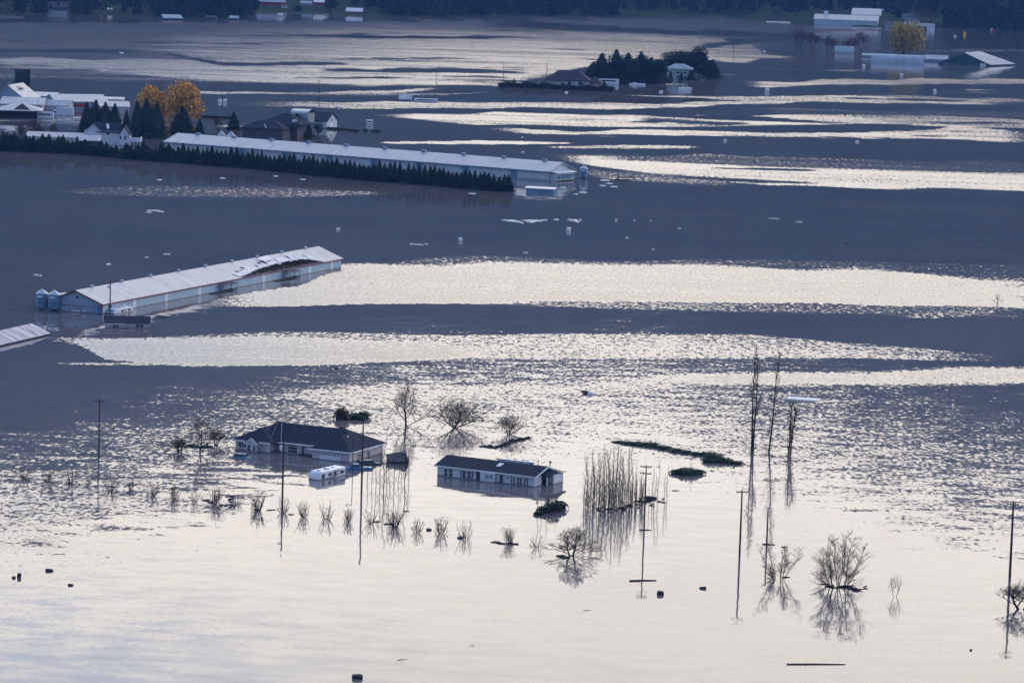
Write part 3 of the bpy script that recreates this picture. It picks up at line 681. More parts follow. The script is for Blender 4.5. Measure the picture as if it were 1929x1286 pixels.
# ================================================================== travel trailer, motorhome, cars
def rounded_profile(L, H, pts):
    return pts
def trailer():
    o, yaw, L = ground_line((601.5, 905), (651, 895)); W = 2.45
    r = empty('travel_trailer', o, yaw, 'white travel trailer with swooping dark stripes, afloat before the double garage', 'camper')
    prof = [(0.0, -.5), (0.0, .15), (.12, .75), (.42, 1.30), (.85, 1.50), (L - .1, 1.62), (L, 1.55), (L, -.5)]
    m = MB(); n = len(prof)
    v = [(x, 0, z) for x, z in prof] + [(x, W, z) for x, z in prof]
    fs = [tuple(range(n - 1, -1, -1))[::-1], tuple(range(2 * n - 1, n - 1, -1))]
    for i in range(n): j = (i + 1) % n; fs.append((i, i + n, j + n, j))
    m.add(v, fs)
    b = m.build('body', MT['van'], r)
    bv = b.modifiers.new('b', 'BEVEL'); bv.width = .10; bv.segments = 2; bv.limit_method = 'ANGLE'; bv.angle_limit = R(40)
    f = plane('front', L, W)
    for a, c, z0, z1 in ((.75, 1.45, .25, 1.0), (2.75, 3.6, .55, 1.0), (4.35, 5.0, .30, 1.15), (6.55, 7.1, .6, 1.0)):
        window(r, f, a, c, z0, z1, .04, (MT['rubber'], MT['glass']))
    m = MB()
    for u0, z0, u1, z1, t in ((.3, .02, 3.4, .22, .07), (3.4, .22, 7.75, .85, .09), (5.0, 1.12, 6.5, 1.02, .09), (6.5, 1.02, 7.2, .78, .08), (.5, -.12, 4.6, .12, .05), (1.45, .98, 1.9, 1.08, .05)):
        m.add([(u0, -.012, z0 - t), (u1, -.012, z1 - t), (u1, -.012, z1 + t), (u0, -.012, z0 + t), (u0, -.003, z0 - t), (u1, -.003, z1 - t), (u1, -.003, z1 + t), (u0, -.003, z0 + t)],
              [(0, 1, 2, 3), (4, 7, 6, 5), (0, 4, 5, 1), (1, 5, 6, 2), (2, 6, 7, 3), (3, 7, 4, 0)])
    m.build('stripe', MT['shutter'], r)
    for x, y in ((1.4, 1.2), (5.8, 1.3)):
        m = MB(); m.box(x - .25, x + .25, y - .25, y + .25, 1.5, 1.72); m.build('roof_vent', MT['van'], r)
    m = MB(); m.box(3.2, 4.2, .8, 1.6, 1.5, 1.85); a = m.build('air_conditioner', MT['van'], r); q = a.modifiers.new('b', 'BEVEL'); q.width = .1; q.segments = 2
    m = MB(); m.box(-.10, -.004, .15, W - .15, -.15, .02); m.build('bumper', MT['rubber'], r)
trailer()
def car_mesh(L, W, body, hood_h, roof_h, roof, kind='car'):
    m = MB()
    pr = {'car': [(0, -.6), (0, hood_h * .8), (.25, hood_h), (roof[0] - .5, hood_h + .05), (roof[0], roof_h), (roof[1], roof_h), (roof[1] + .55, hood_h + .05), (L - .15, hood_h), (L, hood_h * .75), (L, -.6)]}['car']
    n = len(pr)
    for (y0, y1) in ((.0, W),):
        v = []
        for side in (0, 1):
            for x, z in pr:
                ins = .22 if z > hood_h + .1 else 0.0
                y = (y0 + ins) if side == 0 else (y1 - ins)
                v.append((x, y, z))
        fs = [tuple(range(n)), tuple(range(2 * n - 1, n - 1, -1))]
        for i in range(n): j = (i + 1) % n; fs.append((i, i + n, j + n, j))
        m.add(v, fs)
    return m
def car(label, px, py, yaw, L, paint, hood, roofh, roof, kind='parked_car', glass=True, cat='car'):
    r = empty(kind, G(px, py), R(yaw), label, cat); W = 1.8
    b = car_mesh(L, W, None, hood, roofh, roof).build('body', MT[paint], r)
    q = b.modifiers.new('b', 'BEVEL'); q.width = .06; q.segments = 2
    if roofh - hood > .3:
        for yy, s in ((.08, -1), (W - .08, 1)):
            for a, c in ((roof[0] - .15, (roof[0] + roof[1]) / 2 - .06), ((roof[0] + roof[1]) / 2 + .06, roof[1] + .12)):
                m = MB(); y0 = yy if s < 0 else yy; m.box(a, c, y0 - .05, y0 + .05, hood + .12, roofh - .10); m.build('side_window', MT['glass'], r)
        m = MB(); m.add([(roof[0] - .46, .24, hood + .12), (roof[0] - .46, W - .24, hood + .12), (roof[0] - .06, W - .3, roofh - .04), (roof[0] - .06, .3, roofh - .04)], [(3, 2, 1, 0)])
        m.v = [(x - .02, y, z + .02) for x, y, z in m.v]; m.build('windscreen', MT['glass'], r)
        m = MB(); m.add([(roof[1] + .5, .24, hood + .12), (roof[1] + .5, W - .24, hood + .12), (roof[1] + .06, W - .3, roofh - .04), (roof[1] + .06, .3, roofh - .04)], [(0, 1, 2, 3)])
        m.v = [(x + .02, y, z + .02) for x, y, z in m.v]; m.build('rear_window', MT['glass'], r)
    return r
car('teal sedan with a pale roof, sunk to its windows left of the ranch house', 434, 861, -12, 3.6, 'caramber', .08, .72, (.9, 2.6))
car('bright blue pickup truck flooded to its windows, right behind the white trailer', 653, 884, 8, 4.8, 'carblue', .35, .95, (1.0, 2.2), 'pickup_truck', cat='pickup')
car('dark green pickup with a pale cap, half sunk beside the garage side wall', 672, 877, 22, 4.9, 'cargreen', .30, .90, (.9, 3.2), 'pickup_truck', cat='pickup')

def sunken_shed():
    o = G(734, 873); r = empty('sunken_shed', o, R(10), 'dark tilted shed roof poking out of the water right of the ranch house', 'shed')
    m = MB(); m.slab([(0, 0, .35), (3.6, -.3, .55), (3.3, 3.2, 1.9), (-.3, 3.0, 1.3)], .12)
    m.slab([(-.3, 3.0, 1.3), (3.3, 3.2, 1.9), (3.9, 5.2, .2), (.2, 5.0, -.1)], .12); m.build('roof', MT['shingle_grey'], r)
    m = MB(); m.add([(.15, .3, -1), (3.45, .1, -1), (3.45, .1, .40), (.15, .3, .24)], [(0, 1, 2, 3)]); m.add([(3.5, .1, -1), (3.6, 5, -1), (3.6, 5, .2), (3.25, 3.1, 1.75), (3.5, .1, .42)], [(0, 1, 2, 3, 4)]); m.build('wall', MT['brick'], r)
    m = MB(); m.box(2.6, 3.4, 2.0, 2.8, 1.5, 1.72); m.build('skylight', MT['shutter'], r)
sunken_shed()

# ================================================================== the torn-roof barn
def vent_part(root, x, y, z, m_='grey_metal'):
    m = MB(); m.lathe([(.3, z - .1), (.3, z + .25), (.55, z + .3), (.5, z + .42), (.2, z + .62), (.01, z + .65)], 8, (x, y)); return m.build('ridge_vent', MT[m_], root)
def poultry_barn():
    A = G(192.4, 572.3, 2.6); yaw = R(68.0); L, W, ze, zr = 139.5, 14.8, 2.6, 5.45
    loc = (A.x, A.y, 0)
    r = empty('poultry_barn', loc, yaw, 'long white-roofed barn with red trim whose metal roof is torn open near the far end', 'barn')
    f = plane('right', 0, W)
    # the barn's long wall that faces the camera is local y = 0 (front)
    wm = gable_walls(L, W, ze, zr); wm.build('wall', MT['wall_blue'], r)
    # paler sheet along the long side: its stronger light put into the colour
    m = MB(); m.box(.3, L - .3, -.03, -.004, -1, ze - .25); m.build('lit_side_panel', MT['wall_blue_lit'], r)
    for x in (16.5, 33.5, 52, 89.5, 118.5, 133):
        m = MB(); m.box(x - .9, x + .9, -.12, -.034, -1, ze - .1); m.build('pilaster', MT['trim_white'], r)
    for x in (66, 104):
        m = MB(); m.box(x - 3.2, x - .6, -.08, -.034, -1, ze - .3); m.build('doorway', MT['blue_metal'], r)
    sl = (zr - ze) / (W / 2); oh = .5; e = ze - sl * oh + .1; rz = zr + .1
    def sp(x, y): return (x, y, e + (rz - e) * (y + oh) / (W / 2 + oh))
    # front slope as pieces round the hole: x 78..127, from the eave up to a jagged line
    rr = random.Random(12)
    base_h = [(76, .0), (81, .6), (88, 1.7), (94, 2.4), (100, 2.6), (106, 3.0), (112, 3.1), (118, 2.9), (123, 2.3), (127, .0)]
    hx = np.array(base_h); hole = []; x = 76.0; k = 0
    while x < 127:
        yb = float(np.interp(x, hx[:, 0], hx[:, 1])); hole.append((x, max(0, yb * (1.0 + (.28 if k % 2 else -.22) * rr.random()))))
        x += rr.uniform(1.4, 2.6); k += 1
    hole[0] = (76, 0); hole.append((127, .0))
    m = MB()
    m.slab([sp(-oh, -oh), sp(76, -oh), sp(76, W / 2), sp(-oh, W / 2)], .12)
    m.slab([sp(127, -oh), sp(L + oh, -oh), sp(L + oh, W / 2), sp(127, W / 2)], .12)
    for (x0, y0), (x1, y1) in zip(hole[:-1], hole[1:]):
        m.slab([sp(x0, y0), sp(x1, y1), sp(x1, W / 2), sp(x0, W / 2)], .12)
    m.slab([(-oh, W / 2, rz), (L + oh, W / 2, rz), (L + oh, W + oh, e), (-oh, W + oh, e)], .12)
    m.build('roof', MT['white_roof'], r)
    # torn sheets folded back on the roof, each bent its own way
    m = MB(); x = 75.5
    while x < 125:
        w_ = rr.uniform(2.0, 5.5); y = float(np.interp(x + w_ / 2, hx[:, 0], hx[:, 1])); ln = rr.uniform(.9, 2.2); up = rr.uniform(.15, .75); sk = rr.uniform(-1.6, .8)
        a0, a1 = sp(x, y), sp(x + w_, float(np.interp(x + w_, hx[:, 0], hx[:, 1])))
        b0 = (x + sk, a0[1] + ln, a0[2] + ln * .385 + up); b1 = (x + w_ + sk, a1[1] + ln * rr.uniform(.6, 1.2), a1[2] + ln * .385 + up * rr.uniform(.2, 1.2))
        m.slab([(a0[0], a0[1], a0[2] + .13), (a1[0], a1[1], a1[2] + .13), b1, b0], .05)
        if rr.random() < .5: m.slab([b0, b1, (b1[0] - .4, b1[1] + .9, b1[2] - .05), (b0[0] - .4, b0[1] + .7, b0[2] + .12)], .05)
        x += w_ * rr.uniform(.65, 1.0)
    m.slab([(98, 3.9, 4.9), (105, 4.5, 5.0), (104, 6.4, 5.9), (97, 5.7, 5.5)], .05)
    m.build('peeled_sheet', MT['torn_sheet'], r)
    # inside: near-black sheet painted as the interior's shade, rafters, purlins
    m = MB(); m.box(74, 129, .2, 7.2, ze - .7, ze - .55, 0); m.build('hole_shade_sheet', MT['dark'], r)
    m = MB()
    rr = random.Random(4)
    for i in range(21):
        x = 76.5 + i * 2.4
        m.add([(x, -.1, ze - .05), (x + .14, -.1, ze - .05), (x + .14, 5.8, ze + sl * 5.8 - .12), (x, 5.8, ze + sl * 5.8 - .12), (x, -.1, ze + .10), (x + .14, -.1, ze + .10), (x + .14, 5.8, ze + sl * 5.8 + .02), (x, 5.8, ze + sl * 5.8 + .02)],
              [(3, 2, 1, 0), (4, 5, 6, 7), (0, 1, 5, 4), (1, 2, 6, 5), (2, 3, 7, 6), (3, 0, 4, 7)])
        if rr.random() < .7: m.box(x + .3, x + 1.4, .2 + rr.random(), 1.0 + rr.random() * 1.2, ze - .4, ze - .1 + rr.random() * .5)
    m.build('rafters', MT['rafter'], r)
    # red fascia
    m = MB(); m.box(-oh, L + oh, -oh - .07, -oh - .004, e - .26, e + .04)
    for xx in (-oh - .07, L + oh + .004):
        for a, b, za, zb in ((-oh, W / 2, e, rz), (W / 2, W + oh, rz, e)):
            m.add([(xx, a, za - .3), (xx + .066, a, za - .3), (xx + .066, b, zb - .3), (xx, b, zb - .3), (xx, a, za + .03), (xx + .066, a, za + .03), (xx + .066, b, zb + .03), (xx, b, zb + .03)],
                  [(3, 2, 1, 0), (4, 5, 6, 7), (0, 1, 5, 4), (1, 2, 6, 5), (2, 3, 7, 6), (3, 0, 4, 7)])
    m.box(-.06, -.004, .1, W - .1, 1.55, 1.68)
    m.box(-.10, .08, -.12, -.01, -1, ze - .2)
    m.build('fascia', MT['trim_red'], r)
    for i in range(9): vent_part(r, 8 + i * 15.4, W / 2, zr + .1)
    fl = plane('left', L, W)
    # gable end openings (u runs from the far eave to the near corner)
    panel(r, fl, 7.4, 8.1, 3.55, 4.0, 'louvre', MT['dark'])
    window(r, fl, 6.0, 8.6, -.35, .75, .14, (MT['trim_red'], MT['wall_white']))
    panel(r, fl, 9.4, 10.2, -.3, .6, 'fan_hood', MT['trim_white'], .5); panel(r, fl, 9.6, 10.05, -.3, .4, 'fan', MT['dark'], .56)
    panel(r, fl, 13.3, 13.8, .2, 1.7, 'meter_box', MT['blue_metal'], .25); panel(r, fl, 14.1, 14.4, .1, 2.2, 'conduit', MT['blue_metal'], .2)
    ff = plane('front', L, W)
    panel(r, ff, 3.2, 4.6, .8, 2.0, 'window', MT['glass'], .16)
    for k, x in enumerate((64.5, 103)):
        a = empty('loading_stand', (0, 0, 0), 0); a.parent = r
        m = MB(); m.slab([(x - 1.5, -3.2, ze - .55), (x + 3.6, -3.2, ze - .55), (x + 3.6, -.2, ze - .1), (x - 1.5, -.2, ze - .1)], .10); m.build('canopy', MT['shingle_grey'], a)
        m = MB()
        for px_ in (x + .2, x + 3.3):
            for py_ in (-3.0, -1.2): m.tube([(px_, py_, -1), (px_, py_, ze - .5)], .07, 4)
        for z in (.2, .9, 1.5):
            m.tube([(x + .2, -3.0, z), (x + 3.3, -3.0, z)], .05, 4); m.tube([(x + .2, -1.2, z), (x + .2, -3.0, z)], .05, 4)
        m.tube([(x + .2, -3.0, .2), (x + 3.3, -3.0, .9)], .05, 4)
        m.slab([(x - 9, -2.2, .10), (x + 3.4, -3.1, .35), (x + 3.4, -1.1, .45), (x - 9, -1.0, .2)], .12)
        m.build('frame', MT['drift'], a)
    return r, loc, yaw
pb, pbl, pbyaw = poultry_barn()

def feed_bin(px, py, label, hgt=5.0, rad=1.55):
    o = G(px, py); r = empty('feed_bin', o, 0, label, 'silo', 'feed bins at the end of the torn-roof barn')
    m = MB(); m.lathe([(.4, .1), (rad, .6), (rad, hgt - .9)], 20); b = m.build('tank', rib_silo, r)
    m = MB(); m.lathe([(rad + .08, hgt - .95), (rad + .05, hgt - .85), (.35, hgt), (.30, hgt + .18), (.01, hgt + .2)], 20); m.build('cone_roof', MT['grey_metal'], r)
    m = MB()
    for i in range(5):
        a = i * 1.2566 + .3; m.tube([(math.cos(a) * rad * .97, math.sin(a) * rad * .97, -1.5), (math.cos(a) * rad * .97, math.sin(a) * rad * .97, 1.6)], .07, 4)
    m.build('legs', MT['blue_metal'], r)
    # plain pale maker's plate near the top
    m = MB(); n = 5
    for i in range(n):
        a0 = -2.2 + i * .17; a1 = a0 + .17; q = rad + .02
        m.add([(math.cos(a0) * q, math.sin(a0) * q, hgt - 1.75), (math.cos(a1) * q, math.sin(a1) * q, hgt - 1.75), (math.cos(a1) * q, math.sin(a1) * q, hgt - 1.35), (math.cos(a0) * q, math.sin(a0) * q, hgt - 1.35)], [(0, 1, 2, 3)])
    m.build('plate', MT['trim_white'], r)
    return r
rib_silo = rib_mat('ribbed_silo_steel', (.11, .20, .30), 2, .22, (.16, .26, .36), .4, .2)
feed_bin(79, 583, 'left steel feed bin with conical top at the barn gable'); feed_bin(102, 585, 'right steel feed bin with conical top nearest the barn gable')
sh = gable_building('lean_to_shed', 'small shed with a pale roof tucked behind the two feed bins', 'shed', G(104, 578), R(68), 9, 5, 1.6, 2.6, 'wall_blue', 'white_roof')

def cottage():
    o, yaw, L = ground_line((198, 617), (281, 618)); W = 6
    r = empty('cottage', o, yaw - R(3), 'small grey cottage with brown roof, flooded to its windows, in front of the torn-roof barn', 'house')
    m = gable_walls(L, W, 1.35, 2.5); m.build('wall', MT['siding'], r)
    gable_roof(L, W, 1.35, 2.5, .35).build('roof', MT['shingle'], r)
    m = MB(); m.box(.05, 4.7, -.8, -.01, -1, 1.1); m.build('porch_wall', MT['siding'], r)
    m = MB(); m.slab([(-.4, -1.2, 1.15), (4.9, -1.2, 1.15), (4.9, 2.0, 2.2), (-.4, 2.0, 2.2)], .12); m.build('porch_roof', MT['shingle'], r)
    m = MB(); m.box(-.4, 4.9, -1.28, -1.204, .98, 1.15); m.build('gutter', MT['trim_white'], r)
    f = lambda u, z, d: (u, -.8 - d, z)
    window(r, f, 1.9, 3.2, .12, .85, mull=1, mats=(MT['siding'], MT['glass'])); window(r, plane('front', L, W), 7.2, 9.2, .15, 1.0, mull=1, fr=.13)
    m = MB()
    for a, b, za, zb in ((-.35, W / 2, 1.3, 2.55), (W / 2, W + .35, 2.55, 1.3)):
        m.add([(L + .36, a, za - .2), (L + .42, a, za - .2), (L + .42, b, zb - .2), (L + .36, b, zb - .2), (L + .36, a, za + .02), (L + .42, a, za + .02), (L + .42, b, zb + .02), (L + .36, b, zb + .02)],
              [(3, 2, 1, 0), (4, 5, 6, 7), (0, 1, 5, 4), (1, 2, 6, 5), (2, 3, 7, 6), (3, 0, 4, 7)])
    m.build('barge_board', MT['trim_white'], r)
    fr = plane('right', L, W); window(r, fr, 1.6, 2.5, -.1, .9)
cottage()
def motorhome():
    o, yaw, L = ground_line((215, 592), (270, 583)); W = 2.4; L = 8.6
    r = empty('motorhome', o, yaw, 'white motorhome with domed front sunk to its windows behind the cottage', 'camper')
    prof = [(0, -.6), (0, .35), (.45, .95), (1.2, 1.3), (2.0, 1.3), (2.3, 1.15), (L, 1.25), (L, -.6)]
    n = len(prof); m = MB(); v = [(x, 0, z) for x, z in prof] + [(x, W, z) for x, z in prof]
    fs = [tuple(range(n)), tuple(range(2 * n - 1, n - 1, -1))]
    for i in range(n): j = (i + 1) % n; fs.append((i, i + n, j + n, j))
    m.add(v, fs); b = m.build('body', MT['van'], r); q = b.modifiers.new('b', 'BEVEL'); q.width = .15; q.segments = 3
    f = plane('front', L, W)
    for a, c in ((3.2, 4.4), (5.0, 5.4), (6.2, 7.4)): panel(r, f, a, c, .25, .85, 'window', MT['glass'], .03)
    m = MB(); m.add([(-.02, .2, .10), (-.02, W - .2, .10), (.40, W - .25, .92), (.40, .25, .92)], [(3, 2, 1, 0)]); m.v = [(x - .05, y, z) for x, y, z in m.v]; m.build('windscreen', MT['caramber'], r)
    m = MB(); m.lathe([(.5, 1.2), (.45, 1.5), (.01, 1.62)], 10, (6.3, 1.2)); m.build('roof_dome', MT['van'], r)
    m = MB(); m.box(4.3, 5.0, .8, 1.5, 1.15, 1.45); m.build('air_conditioner', MT['van'], r)
motorhome()
def stock_tank():
    r = empty('overturned_boat', G(291, 598), R(2), 'dark rounded overturned boat right of the cottage', 'boat')
    m = MB(); n = 9; v = []
    for i in range(n):
        t = i / (n - 1); x = 3.1 * t; w_ = .75 * math.sin(math.pi * (.12 + .8 * t)) + .05; h = .55 * math.sin(math.pi * (.1 + .8 * t)) + .05
        for k in range(7):
            a = math.pi * k / 6; v.append((x, math.cos(a) * w_, math.sin(a) * h))
    fs = [(i * 7 + k, i * 7 + k + 1, (i + 1) * 7 + k + 1, (i + 1) * 7 + k) for i in range(n - 1) for k in range(6)]
    m.add(v, fs).build('hull', MT['shingle_grey'], r)
    m = MB(); m.tube([(.05, 0, .62), (3.05, 0, .45)], .04, 4); m.build('keel', MT['drift'], r)
stock_tank()

# low barn at the left edge
def low_barn():
    A = G(0, 650, .3); yaw = R(71); r = empty('flooded_barn', (A.x, A.y, 0), yaw, 'rusty white metal roof at the left edge, submerged to its eaves', 'barn')
    m = MB(); W = 9.4; ze, zr, x0, x1 = .32, 2.45, -22, 24.6
    m.slab([(x0, 0, ze), (x1 + .8, 0, ze), (x1, W / 2, zr), (x0, W / 2, zr)], .16); m.slab([(x0, W / 2, zr), (x1, W / 2, zr), (x1 + .8, W, ze), (x0, W, ze)], .16)
    m.build('roof', MT['rusty_roof'], r)
    m = MB(); m.add([(x1 - .2, .3, -1), (x1 - .2, W - .3, -1), (x1 - .2, W - .3, .35), (x1 - .2, W / 2, zr - .1), (x1 - .2, .3, .35)], [(0, 1, 2, 3, 4)]); m.box(x0, x1 - .25, .4, .6, -1, .22); m.build('wall', MT['dark'], r)
    m = MB(); m.box(x0, x1 + .8, -.07, -.004, .08, .34); m.build('fascia', MT['shingle_grey'], r)
MT['rusty_roof'] = rib_mat('rusty_white_roof', (.36, .30, .30), 0, .8, (.62, .62, .65), .6, .25)
low_barn()

# ================================================================== the long far barn behind the conifer hedge
def long_barn():
    A = G(312, 266, 4.0); L, W, ze, zr = 188.5, 18., 4.0, 7.0; yaw = R(-32.2)
    r = empty('long_barn', (A.x, A.y, 0), yaw, 'very long white barn with blue doorways behind the conifer hedge', 'barn')
    gable_walls(L, W, ze, zr).build('wall', MT['wall_white'], r)
    gable_roof(L, W, ze, zr, .8, .2).build('roof', MT['white_roof'], r)
    sl = (zr - ze) / 9; e = ze - sl * .8 + .1
    m = MB(); m.box(-.8, L + .8, -.9, -.804, e - .45, e); m.build('eave_fascia', MT['blue_metal'], r)
    f = plane('front', L, W)
    for x in (40, 62, 84, 106, 128, 150, 172.5): panel(r, f, x - 1.6, x + 1.6, -1, ze - .5, 'doorway', MT['blue_metal'], .12)
    for x in (175.2,): panel(r, f, x, L - .4, .5, .65, 'rail', MT['shutter'], .1)
    for i in range(10): 
        m = MB(); x = 10 + i * 19; m.box(x - .9, x + .9, W / 2 - .8, W / 2 + .8, zr, zr + .75); m.build('ridge_vent', MT['blue_metal'], r)
    # verandah with round fan hoods on the right gable
    m = MB(); m.slab([(L + .1, .2, 3.9), (L + 4.2, .2, 3.4), (L + 4.2, W - 4, 3.4), (L + .1, W - 4, 3.9)], .2); m.build('annexe_roof', MT['foam'], r)
    m = MB(); m.box(L + .2, L + 3.4, .8, W - 4.5, -1, 3.3); an = m.build('annexe_wall', MT['wall_white'], r)
    m = MB()
    for i in range(6):
        y = 1.9 + i * 2.05; m.tube([(L + 3.5, y, 1.9), (L + 4.4, y, 1.7)], .75, 8)
    m.build('fan_hoods', MT['blue_metal'], r)
    m = MB()
    for i in range(6):
        y = 1.9 + i * 2.05; m.box(L + 3.42, L + 3.8, y - .6, y + .6, .05, .4)
    m.build('louvres', MT['dark'], r)
    for dx, s in ((10.5, 1.), (15.5, 1.2)):
        m = MB(); m.lathe([(1.6 * s, 2), (1.6 * s, 6.2), (1.7 * s, 6.3), (.3, 7.6 + s * .5), (.01, 7.7 + s * .5)], 12, (dx + 2, W + 4)); m.build('hopper', MT['grey_metal'], r)
long_barn()
r = gable_building('floating_shed', 'detached shed with flat white roof afloat off the end of the long barn', 'shed', G(991, 362), R(-14), 10.6, 6, 1.6, 2.0, 'blue_metal', 'foam', .5)
fb = feed_bin(1099, 336, 'lone blue feed bin beyond the right end of the long barn', 4.8, 1.6); del fb['group']
def debris_frame():
    r = empty('wrecked_gantry', G(1165, 340), R(-5), 'dark broken timber frame standing in the water right of the long barn', 'wreckage')
    m = MB()
    for x in (0, 3, 6): m.tube([(x, 0, -.5), (x + .2, 0, 1.4)], .12, 4)
    m.tube([(-.5, 0, 1.3), (6.6, .2, 1.5)], .16, 4); m.tube([(-2, 1, .1), (5, 1, .3)], .2, 4); m.tube([(0, 0, .2), (3, 0, 1.3)], .1, 4)
    m.build('frame', MT['drift'], r)
debris_frame()

# ================================================================== poles
def pole(bx, by, ty, label, rad=.15, arms=1, can=False, name='utility_pole', lean=0.0, cat='utility pole', grp='utility poles standing in the flood', guy=False):
    h = HT(bx, by, by - ty) / .99
    r = empty(name, G(bx, by), R(rnd.uniform(-25, 25)), label, cat, grp)
    m = MB(); m.tube([(0, 0, -1.5), (0, 0, h * .5), (lean, 0, h)], [rad * 1.15, rad, rad * .75], 8); m.build('shaft', MT['wood'], r)
    for i in range(arms):
        m = MB(); z = h - .35 - i * 1.1; m.box(-.95, .95, -.06 - rad, .06 - rad, z - .07, z + .07)
        for x in (-.85, -.35, .4, .85): m.box(x - .05, x + .05, -.05 - rad, .05 - rad, z + .07, z + .25)
        m.build('crossarm', MT['wood'], r)
    if can:
        m = MB(); m.lathe([(.01, h - 2.2), (.26, h - 2.15), (.28, h - 1.35), (.01, h - 1.25)], 10, (-.42, -.1)); m.build('transformer', MT['foam'], r)
    return r
pole(186, 860, 752, 'tall utility pole with a crossarm far left of the ranch house', .14)
pole(532, 935, 825, 'utility pole with a pale lamp bracket in front of the ranch house', .15, 0, True)
pole(681, 926, 790, 'bare tall pole just right of the white trailer', .16, 0)
pole(1213, 1001, 875, 'utility pole with small arms in front of the thicket of saplings', .13, 2)
pole(1393, 1049, 922, 'utility pole with a skewed crossarm left of the two bushy bare trees', .15, 1)
pole(1444, 1030, 955, 'short pole standing beside a floating board, against the bushy bare tree', .14, 0)
pole(1902, 1090, 945, 'tallest utility pole, by the bare tree at the right edge', .19, 1)
pole(207, 592, 527, 'utility pole with a transformer in front of the torn-roof barn', .16, 0, True)
pole(601, 192, 152, 'distant thin pole above the mid-left farmhouse', .2, 0)
pole(821, 165, 131, 'distant thin pole on the strip of water left of the hedged island house', .2, 1)
pole(948, 158, 118, 'distant thin pole at the left tip of the hedge island', .2, 1)
pole(1029, 160, 119, 'distant thin pole behind the hip-roofed island house', .2, 1)
pole(1381, 112, 74, 'distant thin pole right of the island trees', .2, 0)
pole(1787, 95, 42, 'distant pole with a crossarm right of the yellow-green tree', .24, 1)
def street_lamp():
    h = HT(664, 888, 66); r = empty('street_lamp', G(664, 888), R(180), 'slim street lamp with a pale head between the trailer and the bare pole', 'street lamp')
    m = MB(); m.tube([(0, 0, -1), (0, 0, h)], [.09, .06], 6); m.build('shaft', MT['wood'], r)
    m = MB(); m.tube([(0, 0, h - .1), (.5, 0, h + .15), (.95, 0, h + .1)], .05, 5); m.build('arm', MT['wood'], r)
    m = MB(); m.lathe([(.01, h - .1), (.2, h - .05), (.22, h + .08), (.01, h + .2)], 8, (.95, 0)); m.build('lamp_head', MT['foam'], r)
street_lamp()

# ================================================================== trees and shrubs
def bare_tree_mb(seed, h, spread, stems=1, levels=4, trunk=.12, up=.55, dens=3, fork=.35, rmin=.018, splay=.25, first=.3, wander=.05):
    """recursive bare tree: returns (trunk MB, twig MB); leafless"""
    q = random.Random(seed); T = MB(); W_ = MB()
    def grow(p, d, ln, r, lv):
        n = 4 if lv == 0 else (3 if lv < 3 else 2)
        pts = [p.copy()]; dd = d.copy(); cur = p.copy()
        for i in range(n):
            wv = wander * (1 + lv * .8)
            dd = (dd + Vector((q.gauss(0, wv), q.gauss(0, wv), .06 * up))).normalized()
            cur = cur + dd * (ln / n); pts.append(cur.copy())
        r1 = max(rmin, r * .45)
        (T if lv == 0 else W_).tube(pts, [r + (r1 - r) * i / n for i in range(n + 1)], 5 if lv == 0 else 3, cap=False)
        if lv >= levels: return
        k = dens + (4 if lv == 0 else 0)
        for j in range(k):
            t = first + (1 - first) * (j + q.random()) / k if lv == 0 else .2 + .8 * (j + q.random()) / k
            i = min(n - 1, int(t * n)); a = pts[i].lerp(pts[i + 1], t * n - i)
            ang = 2.4 * j + q.uniform(0, 1.5); s = spread * q.uniform(.65, 1.15)
            side = Vector((math.cos(ang), math.sin(ang), 0))
            nd = (dd * (1 - s * .5) + side * s + Vector((0, 0, up * .5))).normalized()
            grow(a, nd, ln * q.uniform(.45, .70) * (1.1 - .35 * t if lv == 0 else 1), max(rmin, r * (.60 - .2 * t)), lv + 1)
    for s in range(stems):
        a = 6.283 * s / max(1, stems) + q.uniform(-.5, .5)
        b = Vector((math.cos(a), math.sin(a), 0)) * (0 if stems == 1 else q.uniform(.05, .35) + (.25 if stems > 8 else 0))
        d = (Vector((0, 0, 1)) + Vector((math.cos(a), math.sin(a), 0)) * (0.03 if stems == 1 else splay * q.uniform(.2, 1.3))).normalized()
        base = b - d * .8
        grow(base, d, (h + .8) * q.uniform(.66, .80), trunk * q.uniform(.7, 1.1), 0)
    return T, W_
def round_crown(T, W_, h, lo=.38):
    # draw the tips in so that the crown has an oval outline
    for m in (T, W_):
        v = []
        for x, y, z in m.v:
            t = max(0., min(1., z / h)); f_ = min(math.sqrt(max(.03, 1 - ((t - lo) / (1.02 - lo)) ** 2)) / (t * .9 + .16), 2.6); v.append((x * f_, y * f_, z))
        m.v = v
